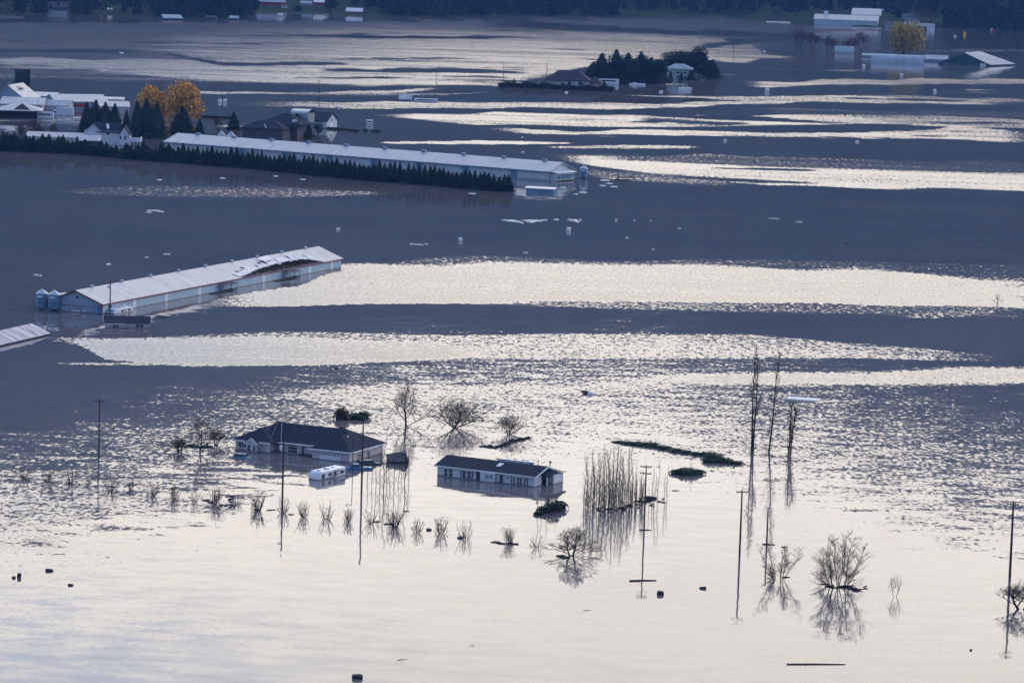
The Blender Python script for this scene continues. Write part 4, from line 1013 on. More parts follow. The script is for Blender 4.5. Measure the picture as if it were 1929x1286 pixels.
def fan_mb(seed, n, spread=.62, r0=.02, twigs=6, sub=2, base=.10, low=3, rmin=.008):
    # unit-high leafless shrub: many fine stems fanning from one stool, twigs all the way up
    q = random.Random(seed); T = MB(); W_ = MB()
    for i in range(n):
        az = 2.4 * i + q.uniform(-.5, .5); th = spread * math.sqrt((i + .5) / n) * q.uniform(.75, 1.2)
        if i >= n - low: th = spread * q.uniform(1.2, 1.9)
        L_ = (1.0 if th < spread else .72) * (1 - .30 * (th / spread) ** 2 * .5) * q.uniform(.68, 1.0)
        if th > spread * 1.15: L_ *= .6
        a = Vector((math.cos(az), math.sin(az), 0)); b0 = a * base * q.random() * .5
        pts = []
        for k in range(6):
            t = k / 5; tt = th * (1 - .30 * t); pts.append(b0 + Vector((0, 0, -.12)) + (a * math.sin(tt) + Vector((0, 0, math.cos(tt)))) * (L_ + .12) * t + Vector((q.gauss(0, .010), q.gauss(0, .010), 0)) * (k > 0))
        T.tube(pts, [max(rmin, r0 * (1 - .75 * k / 5)) for k in range(6)], 3, cap=False)
        for j in range(twigs):
            t = .22 + .75 * (j + q.random()) / twigs; k = min(4, int(t * 5)); p = pts[k].lerp(pts[k + 1], t * 5 - k)
            d = (pts[k + 1] - pts[k]).normalized(); s_ = Vector((q.gauss(0, 1), q.gauss(0, 1), q.gauss(0, .3))).normalized()
            l = q.uniform(.10, .26) * (1.15 - .5 * t); e = p + (d + s_ * q.uniform(.35, .75)).normalized() * l
            W_.tube([p, e], [rmin * 1.2, rmin * .7], 3, cap=False)
            for m_ in range(sub):
                p2 = p.lerp(e, q.uniform(.3, .9)); s2 = Vector((q.gauss(0, 1), q.gauss(0, 1), .6)).normalized(); W_.tube([p2, p2 + (d * .7 + s2 * .6).normalized() * l * .5], [rmin * .8, rmin * .5], 3, cap=False)
    return T, W_
def fan_tree(px, py, hpx, wpx, label, seed, n=9, r0=.009, twigs=22, sub=9, spread=.55, low=2):
    h = HT(px, py, hpx); T, W_ = fan_mb(seed, n, spread, r0, twigs, sub, .08, low, .0014); fit_height(T, [W_], h)
    for m in (T, W_): m.v = [(x * h, y * h, z) for x, y, z in m.v]
    xs = sorted(abs(v[0]) for v in W_.v); k = (wpx / S(px, py)) / (2 * xs[int(.975 * len(xs))])
    for m in (T, W_): m.v = [(x * k, y * k, z) for x, y, z in m.v]
    r = empty('bare_tree', G(px, py), 0, label, 'tree'); T.build('trunk', MT['bark'], r); W_.build('branches', MT['brown_twig'], r)
MT['brown_twig'] = mat('brown_twig', (.12, .085, .06), .95, (2, .3), spec=.1)
def fit_height(mb, others, h):
    zs = max(max((v[2] for v in m.v), default=1) for m in [mb] + others); k = h / zs
    for m in [mb] + others: m.v = [(x, y, z * k) for x, y, z in m.v]
def bare_tree(px, py, hpx, label, seed, spread=.75, stems=1, levels=4, trunk=.14, wpx=None, dens=3, mat_='twig', name='bare_tree', cat='tree', group=None, rz=0, up=.55, first=.3, rmin=.018, splay=.25, rc=.34):
    h = HT(px, py, hpx)
    T, W_ = bare_tree_mb(seed, h, spread, stems, levels, trunk, up, dens, rmin=rmin, first=first, splay=splay)
    fit_height(T, [W_], h)
    if rc: round_crown(T, W_, h, rc)
    if wpx:
        xs = sorted(abs(v[0]) for v in W_.v); wd = 2 * xs[int(.975 * len(xs))]; k = (wpx / S(px, py)) / max(wd, .1)
        for m in (T, W_): m.v = [(x * k if True else x, y * k, z) for x, y, z in m.v]
    r = empty(name, G(px, py), rz, label, cat, group)
    T.build('trunk', MT['bark'], r); W_.build('branches', MT[mat_], r)
    return r
bare_tree(765, 803, 96, 'broad leafless tree standing in the water above the sunken shed roof', 11, .80, 1, 4, .18, 74, 5, first=.05, rc=.30)
bare_tree(857, 806, 70, 'round spreading leafless tree behind the modular home', 12, .80, 7, 4, .12, 100, 3, splay=1.5, up=.25, first=.12, rc=.5)
bare_tree(958, 818, 52, 'small twiggy leafless tree near the thin drift line behind the modular home', 13, .85, 5, 4, .09, 62, 3, splay=1.0, first=.10, rc=.45)
bare_tree(376, 853, 74, 'slender dark leafless tree standing left of the ranch house', 14, .65, 1, 4, .11, 52, 4, first=.08, rc=.4)
bare_tree(406, 838, 40, 'low dark leafless bush close to the left end of the ranch house', 15, .9, 3, 3, .09, 44, 4, name='bare_bush', cat='bush')
bare_tree(338, 850, 34, 'low dark tangle of twigs left of the slender dark tree', 16, .9, 4, 3, .09, 40, 4, name='bare_bush', cat='bush')
def poplar(px, py, hpx, label, seed, wpx, stems=2, lean=(.0, 0)):
    q = random.Random(seed); h = HT(px, py, hpx); T = MB(); W_ = MB()
    wd = wpx / S(px, py)
    for s in range(stems):
        x0 = (s - (stems - 1) / 2) * .35; pts = []; n = 9
        hh = h * (1 if s == 0 else q.uniform(.8, .95)); ph = q.random() * 6
        for i in range(n + 1):
            t = i / n; pts.append(Vector((x0 + lean[0] * t * h + .14 * math.sin(t * 7 + ph) * (t + .2) + (s * .25 * t), lean[1] * t, -1 + (hh + 1) * t)))
        T.tube(pts, [.17 * (1 - .82 * i / n) + .02 for i in range(n + 1)], 5, cap=False)
        for j in range(46):
            t = .12 + .86 * (j / 46) ** .8; i = min(n - 1, int(t * n)); a = pts[i].lerp(pts[i + 1], t * n - i)
            an = q.uniform(0, 6.283); ln = wd * .62 * (1.15 - t * .65) * q.uniform(.35, 1.0) * (1 if t > .25 else .5)
            e = a + Vector((math.cos(an) * ln * .55, math.sin(an) * ln * .55, ln * 1.1)); mid = a.lerp(e, .5) + Vector((math.cos(an), math.sin(an), 0)) * ln * .12
            W_.tube([a, mid, e], [.045, .034, .022], 3, cap=False)
            for k in range(3):
                b = a.lerp(e, q.uniform(.3, .95)); an2 = q.uniform(0, 6.283); l2 = ln * q.uniform(.25, .5)
                W_.tube([b, b + Vector((math.cos(an2) * l2 * .6, math.sin(an2) * l2 * .6, l2))], [.028, .018], 3, cap=False)
    for j in range(26):                      # flood trash caught at the foot
        p = Vector((q.gauss(0, .5), q.gauss(0, .4), q.uniform(0, .9))); W_.tube([p, p + Vector((q.gauss(0, .5), q.gauss(0, .3), q.uniform(-.2, .5)))], .03, 3, cap=False)
    r = empty('bare_poplar', G(px, py), 0, label, 'tree', 'tall bare poplars at the right')
    T.build('trunk', MT['bark'], r); W_.build('branches', MT['twig'], r)
poplar(1417, 850, 200, 'tall double-stemmed bare poplar, left of the pair', 21, 42, 2)
poplar(1448, 851, 188, 'tall bare poplar with long side branches, right of the pair', 22, 50, 1, (.07, 0))
poplar(1486, 858, 100, 'shorter crooked bare poplar beneath the white floating dock', 23, 40, 2, (.05, 0))
bare_tree(1077, 1046, 62, 'dark spreading leafless tree below the leafy green bush', 31, .9, 2, 4, .14, 92, 4, up=.3, first=.05, splay=.2, rc=.5)
fan_tree(1466, 1090, 72, 80, 'bushy many-branched bare tree beside the short pole', 32, 8, .0070, 20, 8)
fan_tree(1577, 1107, 107, 96, 'largest fan-shaped bare tree with several stems and drift at its foot', 36, 10, .0065, 22, 9, .46)
bare_tree(1686, 1123, 48, 'faint leafless sapling standing alone in pale water', 34, .45, 2, 3, .035, 26, 3, rmin=.012)
bare_tree(1919, 1147, 62, 'bare tree cut by the right edge behind the tallest pole', 35, .8, 2, 4, .12, 84, 4)
bare_tree(1877, 576, 26, 'tiny lone bare tree on the lower edge of the white water band', 36, .8, 1, 3, .08, 26, 3)

SHRUBS = [(45,903,22,30),(90,908,30,32),(133,912,36,34),(167,912,14,14),(208,926,34,36),(247,922,18,16),(288,934,28,30),(328,940,32,32),(366,946,28,22),(405,950,38,38),(447,950,20,20),(485,962,36,36),(534,966,34,28),(572,974,34,32),(614,978,36,36),(655,982,28,28),(699,986,34,28),(742,992,38,42),(785,1002,28,28),(830,1004,36,34),(875,1014,34,36),(960,1022,34,34),(1011,1030,26,26)]
SHRUB_WORDS = ['leftmost dim shrub of the row, in dark rippled water','second dim shrub of the row, clump of dark twigs','tall dim shrub left of the far-left utility pole','tiny shrub sprig between the third shrub and the pole','dense shrub just right of the far-left utility pole','small wispy shrub beside the dense one by the pole','shrub of upright twigs, two left of the slender dark tree','squarish shrub below the slender dark tree','narrow shrub at the left of the drift pieces','wide shrub tangled with floating branches','thin sprig among floating branches','full rounded shrub left of the lamp-bracket pole','shrub standing behind the lamp-bracket pole','fan-shaped shrub first right of the lamp-bracket pole','shrub with low side twigs, below the travel trailer','small open shrub just left of the bare tall pole','shrub just right of the bare tall pole, with a plank','widest double shrub, under the tall saplings','sparse pale shrub between the widest one and the dark float','shrub beside the small dark float','shrub with a grey float at its left foot','shrub linked to a floating branch, below the modular home','last sparse shrub of the row, before the dark spreading tree']
protos = []
for i in range(6):
    T, W_ = fan_mb(60 + i, (15, 20, 12, 22, 14, 18)[i], (.55, .45, .62, .5, .7, .52)[i], .014, 5, 2, .16, 4, .0048); fit_height(T, [W_], 1.0); protos.append((T.mesh('stems_mesh', MT['twig']), W_.mesh('twigs_mesh', MT['twig']), max(v[0] for v in W_.v) - min(v[0] for v in W_.v)))
for i, ((x, y, hp, wp), lab) in enumerate(zip(SHRUBS, SHRUB_WORDS)):
    a, b, wd = protos[(i * 5) % 6]; h = HT(x, y, hp); w_ = wp / S(x, y) / wd
    r = empty('bare_shrub', G(x, y), rnd.uniform(-.4, .4), lab, 'shrub', 'row of leafless shrubs drowned along a lane')
    for nm, me in (('stems', a), ('twigs', b)):
        o = bpy.data.objects.new(nm, me); C.objects.link(o); o.parent = r; o.scale = (w_, w_, h)
    r.rotation_euler = (rnd.uniform(-.12, .12), rnd.uniform(-.14, .14), rnd.uniform(0, 6))

# saplings: thicket right of the modular home and the thin ones by the sunken shed
sap = []
for i in range(7):
    q = random.Random(90 + i); m = MB(); T = MB(); n = 6; h = 1.0
    pts = [Vector((.016 * math.sin(k * 1.3 + i) * k / 3, .01 * k * math.sin(i), -.12 + 1.12 * k / n)) for k in range(n + 1)]
    T.tube(pts, [.0075 * (1 - .75 * k / n) for k in range(n + 1)], 4, cap=False)
    for j in range(54):
        t = .10 + .88 * j / 54; kk = min(n - 1, int(t * n)); a = pts[kk].lerp(pts[kk + 1], t * n - kk); an = q.uniform(0, 6.28); l = q.uniform(.04, .15) * (1.25 - t)
        m.tube([a, a + Vector((math.cos(an) * l, math.sin(an) * l, l * 1.3))], [.0026, .0014], 3, cap=False)
    sap.append((T.mesh('stem_mesh', MT['bark']), m.mesh('twig_mesh', MT['twig'])))
def sapling(x, y, hp, label, group, k, kr=1.0):
    h = HT(x, y, hp); r = empty('sapling', G(x, y), rnd.uniform(0, 6), label, 'sapling', group)
    r.rotation_euler = (rnd.uniform(-.04, .04), rnd.uniform(-.05, .05), rnd.uniform(0, 6))
    for nm, me in zip(('stem', 'twigs'), sap[k % 7]):
        o = bpy.data.objects.new(nm, me); C.objects.link(o); o.parent = r; o.scale = (h * kr, h * kr, h)
q = random.Random(5)
THK = [(x, 948 + q.uniform(-10, 18) - abs(x - 1160) * .05) for x in [1100,1103,1108,1112,1117,1119,1124,1128,1131,1136,1139,1142,1146,1148,1152,1155,1158,1161,1164,1167,1170,1173,1176,1180,1184,1188,1192,1196,1199,1204,1209,1222,1228,1231,1238,1252,1256]] + [(q.uniform(1100, 1215), 950 + q.uniform(-12, 16)) for _ in range(56)]
for i, (x, y) in enumerate(THK):
    sapling(x, y, (q.uniform(58, 118) if x < 1200 else q.uniform(45, 90)) if i < 37 else q.uniform(28, 66), 'thin bare sapling in the dense thicket right of the modular home', 'saplings of the drowned thicket', i, q.uniform(.7, 1.35))
SP = [(692, 905, 60), (700, 915, 48), (708, 922, 56), (716, 916, 84), (722, 926, 110), (729, 918, 66), (735, 922, 60), (742, 916, 72), (750, 914, 58), (756, 905, 50), (762, 910, 112), (770, 908, 64)]
for i, (x, y, h) in enumerate(SP):
    sapling(x, y, h, 'thin bare sapling between the bare tall pole and the sunken shed', 'saplings by the sunken shed', i + 3, 1.1)
for i, (x, y, h) in enumerate([(1012, 968, 50), (1020, 970, 42), (1029, 966, 46), (1046, 968, 30), (1300, 893, 36)]):
    sapling(x, y, h, 'thin bare sapling beside the leafy green bush' if x < 1100 else 'lone thin sapling rising from the oval bramble mound', 'saplings by the green bush' if x < 1100 else None, i)

# leafy green mounds breaking the surface
def mound(name, label, cat, blobs, mat_, leaves=1500, size=.35, z0=-.1, seed=1, trunk=False):
    """blobs: (px, py, radius_x px, height m)"""
    q = random.Random(seed); o = G(blobs[0][0], blobs[0][1]); r = empty(name, o, 0, label, cat)
    m = MB(); tot = sum(b[2] for b in blobs); core = MB()
    for (x, y, rx, h) in blobs:
        c = G(x, y) - o; R_ = rx / S(x, y)
        n = 8
        for k in range(int(leaves * rx / tot)):
            a = q.uniform(0, 6.283); u = q.random() ** .55; el = math.acos(u ** .5) if False else q.random()
            rr_ = R_ * math.sqrt(q.random()) * (1 + .15 * math.sin(a * 3 + x)); dy = .8
            zz = h * math.sqrt(max(0, 1 - (rr_ / R_ / 1.15) ** 2)) * q.uniform(.55, 1.12) + z0
            m.leaf(c + Vector((math.cos(a) * rr_, math.sin(a) * rr_ * dy, zz)), size * q.uniform(.6, 1.3), q, .7)
        core.lathe([(R_ * .85, -.4), (R_ * .65, h * .3), (R_ * .35, h * .55), (.02, h * .6)], 10, (c.x, c.y))
    core.build('inner_growth', MT['bark'], r); m.build('foliage', MT[mat_], r)
    return r
pts = [(1168, 833, 16, .35), (1185, 836, 18, .5), (1205, 838, 20, .7), (1228, 840, 20, .8), (1250, 845, 18, .7), (1272, 850, 16, .7), (1292, 853, 14, .6), (1312, 856, 14, .6), (1332, 858, 16, .8)]
mound('bramble_strip', 'long thin strip of dark green brambles trailing to the right', 'brambles', pts, 'bramble', 3200, .30, seed=2)
mound('bramble_clump', 'raised green bramble clump at the right end of the strip', 'brambles', [(1344, 866, 22, 1.5), (1362, 870, 22, .9), (1385, 873, 16, .6), (1335, 870, 14, .8)], 'bramble', 2000, .32, seed=3)
mound('bramble_mound', 'oval dark green bramble mound below the long strip', 'brambles', [(1295, 893, 26, 1.2), (1276, 892, 16, .8), (1314, 892, 16, .8)], 'bramble', 2200, .32, seed=4)
mound('leafy_bush', 'dense green bush in the water below the right end of the modular home', 'bush', [(1040, 962, 18, 2.0), (1056, 958, 14, 1.4), (1024, 965, 14, 1.1), (1014, 969, 9, .6)], 'bramble', 1500, .36, seed=5)
mound('yellowing_bush', 'green and ochre bush above the ranch house roof', 'bush', [(645, 790, 15, 2.3), (640, 788, 11, 2.0)], 'ochre', 900, .4, seed=6)
mound('trailing_bush', 'low green bush trailing to the right of the ochre one', 'bush', [(668, 789, 14, 1.2), (685, 787, 14, 1.3), (676, 790, 12, 1.0)], 'bramble', 1000, .4, seed=7)
def driftline(label, line, seed, n=60, name='drift_line', w_=3.0, mat_='drift', size=(.4, 1.4), group=None):
    q = random.Random(seed); m = MB(); o = G(*line[0])
    for k in range(n):
        t = q.random() * (len(line) - 1); i = min(len(line) - 2, int(t)); f_ = t - i
        x = line[i][0] * (1 - f_) + line[i + 1][0] * f_ + q.gauss(0, w_); y = line[i][1] * (1 - f_) + line[i + 1][1] * f_ + q.gauss(0, w_ * .35)
        p = G(x, y) - o; a = q.uniform(-.6, .6); l = q.uniform(*size)
        m.tube([p + Vector((-math.cos(a) * l / 2, -math.sin(a) * l / 2, .02)), p + Vector((math.cos(a) * l / 2, math.sin(a) * l / 2, q.uniform(.02, .25)))], q.uniform(.04, .12), 4)
    b = m.build(name, MT[mat_], None, loc=o); tag(b, label, 'driftwood', group); return b
driftline('broken line of floating twigs behind the modular home', [(908, 841), (935, 843), (955, 836), (975, 828), (998, 825)], 41, 110)
driftline('patch of dark driftwood at the right foot of the thicket', [(1125, 962), (1165, 960), (1195, 950), (1215, 940), (1245, 945)], 42, 64, w_=8, size=(.3, 1.0))
driftline('dark lump of driftwood right of the slender dark tree', [(355, 840), (380, 842), (395, 842)], 43, 60, w_=3)
driftline('tangle of floating branches at the widest shrub clump', [(385, 942), (410, 950), (440, 955), (432, 935), (448, 934)], 44, 26, w_=2)
driftline('dark drift caught round the fan-shaped bare tree', [(1556, 1104), (1577, 1106), (1600, 1105), (1612, 1112), (1632, 1107)], 45, 40, w_=2)
driftline('twiggy drift left of the dark spreading tree', [(1052, 1046), (1062, 1050), (1070, 1050)], 46, 30, w_=2)
driftline('floating branch at the foot of the sparse shrub', [(930, 1020), (945, 1024), (975, 1025)], 47, 16, w_=1.5)
def log_(px0, py0, px1, py1, label, rad=.14, name='floating_log', group=None, mat_='drift'):
    a, b = G(px0, py0), G(px1, py1); m = MB(); d = b - a
    m.tube([(0, 0, rad * .3), tuple(d * .45 + Vector((0, .1, rad * .3))), tuple(d + Vector((0, 0, rad * .2)))], [rad, rad * .9, rad * .6], 7)
    m.tube([tuple(d * .3), tuple(d * .3 + Vector((.25, -.2, .3)))], [rad * .4, rad * .2], 5)
    o = m.build(name, MT[mat_], None, loc=a); return tag(o, label, 'log', group)
log_(1482, 1251, 1592, 1251, 'long straight dark log near the bottom edge at right', .13)
log_(1186, 1094, 1236, 1093, 'dark log at the tip of the small-armed pole reflection', .16)
log_(748, 1243, 767, 1241, 'short thin stick floating near the bottom centre', .05)
log_(1098, 1150, 1114, 1149, 'thin pale stick in open water left of the dark blocks', .04)
log_(1563, 1100, 1545, 1100, 'stubby plank left of the fan-shaped tree stems', .12)
log_(1436, 1025, 1460, 1026, 'plank lying against the short pole', .14)
log_(1474, 1087, 1488, 1087, 'small plank right of the bushy bare tree foot', .13)
log_(503, 961, 520, 960, 'dark plank left of the lamp-bracket pole', .11)
log_(543, 969, 554, 969, 'dark plank right of the lamp-bracket pole', .11)
log_(702, 983, 719, 982, 'dark plank right of the bare tall pole', .12)
log_(724, 987, 742, 987, 'dark plank touching the widest double shrub', .14)
log_(760, 963, 772, 963, 'lone short plank below the saplings', .10)
log_(1266, 924, 1280, 924, 'thin dark plank right of the thicket', .09)
log_(1204, 998, 1226, 998, 'crossbeam piece floating at the small-armed pole foot', .12)
log_(1104, 949, 1110, 948, 'short dark stub at the left of the thicket', .10)
log_(1472, 1030, 1484, 1030, 'small plank behind the top of the bushy bare tree', .10)
log_(434, 934, 452, 933, 'short plank right of the wide tangled shrub', .09)
log_(885, 1216, 895, 1216, 'faint twig floating low in the centre', .04)
def block(px, py, w_, d_, h_, label, m_='rubber', name='floating_block', cat='debris', rz=0, lump=.12, group=None, sub=.35):
    """irregular rounded block, partly under water"""
    q = random.Random(int(px * 7 + py)); bm = bmesh.new(); bmesh.ops.create_icosphere(bm, subdivisions=3, radius=1.0)
    for v in bm.verts:
        c = v.co; f_ = 1 / max(abs(c.x), abs(c.y), abs(c.z)) ** .62
        v.co = Vector((c.x * w_ / 2 * f_ * .82, c.y * d_ / 2 * f_ * .82, c.z * h_ / 2 * f_ * .82)) * (1 + q.uniform(-lump, lump) * .5)
    me = bpy.data.meshes.new(name); bm.to_mesh(me); bm.free(); me.materials.append(MT[m_])
    o = bpy.data.objects.new(name, me); C.objects.link(o); o.location = G(px, py) + Vector((0, 0, h_ * (.5 - sub))); o.rotation_euler = (q.uniform(-.08, .08), q.uniform(-.12, .12), rz)
    return tag(o, label, cat, group)
block(1244, 1119, 1.25, 1.0, 1.0, 'squarish black block floating between two poles', rz=.3)
block(1324, 1108, 1.3, .7, .55, 'flat dark slab floating left of the skewed-arm pole', rz=-.1)
block(26, 1088, .7, .6, .5, 'small round black lump touching a bigger one at left'); block(36, 1087, .75, .7, 1.2, 'taller ragged black lump at the left edge of the foreground')
block(93, 1075, 1.5, .8, .6, 'oblong black float right of the twin lumps'); block(133, 1102, 1.0, .6, .45, 'small oval black tyre-like float', rz=.1)
block(673, 1277, 1.8, 1.2, 1.0, 'pointed dark block at the bottom edge', rz=.2); block(1829, 1224, .45, .4, .35, 'tiny black dot of debris at the lower right')
block(808, 998, 1.1, .7, .55, 'small dark float beside a shrub', 'shingle_grey'); block(867, 1013, 1.2, .8, .55, 'grey float at the left foot of the last full shrub', 'shutter')
block(634, 695, .9, .6, .6, 'lone dark lump in the glittering water above the ranch house'); block(1226, 939, 2.6, 1.0, .8, 'dark hull-shaped lump in the thicket drift', 'shingle_grey'); block(1037, 969, .9, .5, .4, 'small dark float under the green bush')
block(1594, 459, 1.2, .8, .5, 'tiny dark speck in the calm dark water at right centre', 'drift')

# white things afloat
def bale(px, py, wpx, label, m_='foam', hf=1.0, group='white wrapped bales and tubs adrift', name='wrapped_bale', cat='bale'):
    s = S(px, py); w_ = wpx / s
    return block(px, py, w_, w_ * .9, w_ * hf, label, m_, name, cat, rnd.uniform(-.5, .5), .04, group, .25)
for px, py, w_, lab, hf in [
 (867, 454, 9, 'square pale crate-like bale alone in the dark water', 1.1), (637, 433, 8, 'small pale box adrift right of the torn barn roof ridge', .8), (1071, 435, 10, 'round white float below the foam patches', 1.1),
 (1161, 415, 6, 'small white float right of the foam patches', .7), (1195, 415, 4, 'tiny white float second right of the foam patches', .7), (1226, 416, 3, 'tiniest white dot right of the foam patches', .7), (1181, 448, 6, 'flat white scrap below the right foam floats', .5),
 (1445, 173, 10, 'white bale above the streaks right of the island', 1.0), (1761, 173, 7, 'white bale in the dark gap below the green barn', 1.1), (1698, 144, 8, 'round white ball just below the curved hoop house', 1.0), (1627, 127, 8, 'tilted white box left of the hoop house', 1.0),
 (1366, 266, 7, 'small pale box in the streaks right of centre', .8), (1615, 268, 8, 'half-sunk pale box under the long right streak', .6), (1799, 69, 6, 'white float in the dark bay at the upper right', .6), (1868, 58, 6, 'pale float beside the red one in the upper right bay', 1.0),
 (1755, 60, 5, 'pale float beside the distant crossarm pole', 1.0), (1440, 98, 6, 'white float in glitter left of the pale cottage', .6), (1290, 171, 5, 'pair of white scraps in front of the island trees', .8), (1067, 175, 7, 'white float below the hedge island', .5),
 (424, 193, 8, 'white tub right of the orange willow', 1.2), (414, 193, 8, 'white tub left of its twin, by the orange willow', 1.2), (229, 101, 9, 'white scrap in the far grey lake', .4), (638, 203, 7, 'white scrap behind the dark-roofed farmhouse', .6),
 (1246, 198, 5, 'small white scrap in the streaks under the island', .6), (1093, 415, 6, 'small white float at the right end of the foam', .6), (1333, 574, 5, 'tiny white float on the lower edge of the white band', .8), (984, 259, 5, 'tiny white float in the streaks above the long barn', .5), (985, 287, 6, 'flat white scrap just above the long barn roof', .4)]:
    bale(px, py, w_, lab, hf=hf)
bl = bale(1870, 60, 6, 'red float in the upper right bay', 'red_paint', 1.0); bl = bale(1817, 66, 6, 'orange-brown float in the upper right bay', 'willow', 1.6); bl = bale(1299, 31, 5, 'tiny orange buoy at the far meadow bank', 'willow', 1.0)
q = random.Random(77)
def foam(label, spots, group='foam and ice-like patches adrift'):
    for x, y, rx, ry in spots:
        m = MB(); o = G(x, y); c = G(x, y) - o; s = S(x, y); n = 14; v = []
        k = math.sin(math.atan2(CH, G(x, y).y))
        for i in range(n):
            a = 6.283 * i / n; f_ = q.uniform(.6, 1.15); v.append((c.x + math.cos(a) * rx / s * f_, c.y + math.sin(a) * ry / s / k * f_, .16))
        m.slab(v, .25)
        b = m.build('foam_patch', MT['foamy'], None, loc=o); tag(b, label, 'foam', group)
foam('left ragged patch of white foam in the dark centre', [(962, 416, 14, 1.6), (950, 415, 5, 1), (975, 418, 8, 1), (984, 420, 3, .8)]); foam('widest ragged patch of white foam', [(1003, 416, 19, 1.6), (1000, 418, 9, 1.4), (1025, 415, 7, .8), (1048, 414, 6, .8)])
foam('rounded foam patch right of the widest one', [(1081, 415, 9, 2), (1075, 414, 6, 1), (1088, 418, 4, 1)]); foam('thin foam streaks right of the end verandah', [(1140, 340, 9, 1.2), (1148, 346, 7, .8), (1135, 350, 6, .8), (1156, 352, 7, .8)])
foam('thin foam curl under the lone feed bin', [(1098, 363, 8, .8), (1085, 366, 5, .6), (1060, 354, 8, .7)]); foam('thin pale scum left of the torn barn', [(290, 397, 12, .7), (280, 400, 5, .6), (303, 399, 6, .6)])
foam('short pale scum near the square bale', [(788, 461, 12, .5), (775, 460, 4, .5), (803, 460, 4, .5)]); foam('pale scum left of the feed bins', [(68, 518, 5, .6), (76, 519, 3, .6)])
foam('two pale flecks above the torn barn roof', [(312, 479, 5, .7), (318, 479, 3, .6), (276, 485, 4, .5)]); foam('pale fleck above the barn roof vents', [(204, 498, 4, 1.1)])
foam('pale flecks strewn below the hedge', [(300, 339, 5, .7), (420, 336, 6, .6), (520, 332, 5, .6), (570, 338, 5, .6), (890, 365, 8, .6)]); foam('pale flecks scattered in the dark right centre', [(1458, 412, 10, .4), (1505, 418, 6, .4), (1280, 430, 3, .4), (1230, 470, 3, .4), (990, 476, 5, .5)])
# white dock and upturned skiff
r = empty('floating_dock', G(1480, 752), R(-14), 'narrow white dock adrift right of the tall poplars', 'dock')
m = MB(); m.box(0, 7.0, 0, 4.2, -.2, .12); m.build('deck', MT['dock'], r); m = MB(); [m.box(-.05, 7.05, y, y + .12, .124, .17) for y in (.02, 2.0, 4.05)]; m.build('rail', MT['trim_white'], r)
r = empty('capsized_skiff', G(1092, 741), R(-22), 'tilted skiff with dark hull and white bow, alone in the glitter', 'boat')
m = MB(); m.add([(0, 0, .6), (1.0, -.5, .1), (2.4, -.5, .05), (3.1, 0, .1), (2.4, .8, .35), (1.0, .9, .7), (1.5, .1, -.4)], [(0, 1, 6), (1, 2, 6), (2, 3, 6), (3, 4, 6), (4, 5, 6), (5, 0, 6), (0, 5, 4, 3, 2, 1)]); m.build('hull', MT['drift'], r)
m = MB(); m.lathe([(.01, -.4), (.7, -.2), (.75, .2), (.3, .6), (.01, .65)], 9, (2.5, .1)); m.build('bow', MT['foam'], r)

# ================================================================== conifers
def conifer_mb(seed, n, h=1.0, rad=.3, leaf=.075, tooth=9, spiky=1.0, base=0.0):
    q = random.Random(seed); m = MB()
    m.lathe([(rad * .7, base), (rad * .66, .35), (rad * .36, .72), (.004, .96)], 7)
    for k in range(n):
        t = q.random() ** 1.45; z = base + (1 - base) * t; a = q.uniform(0, 6.283)
        lay = .72 + .28 * abs(math.sin(t * tooth + .8 * math.sin(a * 2 + seed)))
        rr_ = rad * (1 - t ** 1.25) ** .9 * lay * q.uniform(.7, 1.18) + .008
        p = Vector((math.cos(a) * rr_, math.sin(a) * rr_, z - rr_ * .18))
        u = Vector((math.cos(a), math.sin(a), -.45)); s_ = Vector((-math.sin(a), math.cos(a), 0)); l = leaf * q.uniform(.6, 1.3) * (1.1 - .5 * t)
        m.add([p - u * l * .5, p + s_ * l * .35, p + u * l * .7, p - s_ * l * .35], [(0, 1, 2, 3)])
    for k in range(6): m.leaf((0, 0, .93 + .012 * k), .03, q)
    return m
con_mesh = [conifer_mb(200 + i, 760, rad=.25 + .03 * (i % 3), leaf=.095).mesh('conifer_crown', MT['conifer']) for i in range(5)]
tr = MB(); tr.tube([(0, 0, -.1), (0, 0, .5)], [.03, .015], 5); trunk_mesh = tr.mesh('conifer_trunk', MT['bark'])
def conifer(px, py, hpx, wpx, label, group=None, k=0, loc=None, parts=True):
    h = HT(px, py, hpx); w_ = wpx / S(px, py) / .40; p = loc if loc is not None else G(px, py)
    if not parts:
        o = bpy.data.objects.new('conifer', con_mesh[k % 5]); C.objects.link(o); o.location = p; o.scale = (w_, w_, h); o.rotation_euler = (0, 0, rnd.uniform(0, 6)); return tag(o, label, 'tree', group)
    r = empty('conifer', p, rnd.uniform(0, 6), label, 'tree', group)
    for nm, me in (('crown', con_mesh[k % 5]), ('trunk', trunk_mesh)):
        o = bpy.data.objects.new(nm, me); C.objects.link(o); o.parent = r; o.scale = (w_, w_, h)
    return r
hedge = [(-10, 284), (60, 286), (150, 290), (250, 300), (350, 308), (480, 318), (600, 331), (700, 340), (800, 348), (900, 357), (965, 362)]
ha = np.array(hedge, float)
x = -12.; i = 0
while x < 966:
    y = float(np.interp(x, ha[:, 0], ha[:, 1])) + rnd.uniform(-1.0, .2)
    if x < 330: hp, wp, st = rnd.uniform(22, 38), rnd.uniform(16, 24), rnd.uniform(6, 10)
    else: hp, wp, st = rnd.uniform(27, 40), rnd.uniform(14, 20), rnd.uniform(7.4, 10.6)
    if 150 < x < 262: hp *= .78
    conifer(x, y, hp, wp, 'dark green conifer in the ragged left part of the long hedge' if x < 330 else 'dark green conifer in the evenly toothed hedge before the long barn', 'hedge conifers, left part' if x < 330 else 'hedge conifers before the long barn', i, parts=True)
    x += st; i += 1
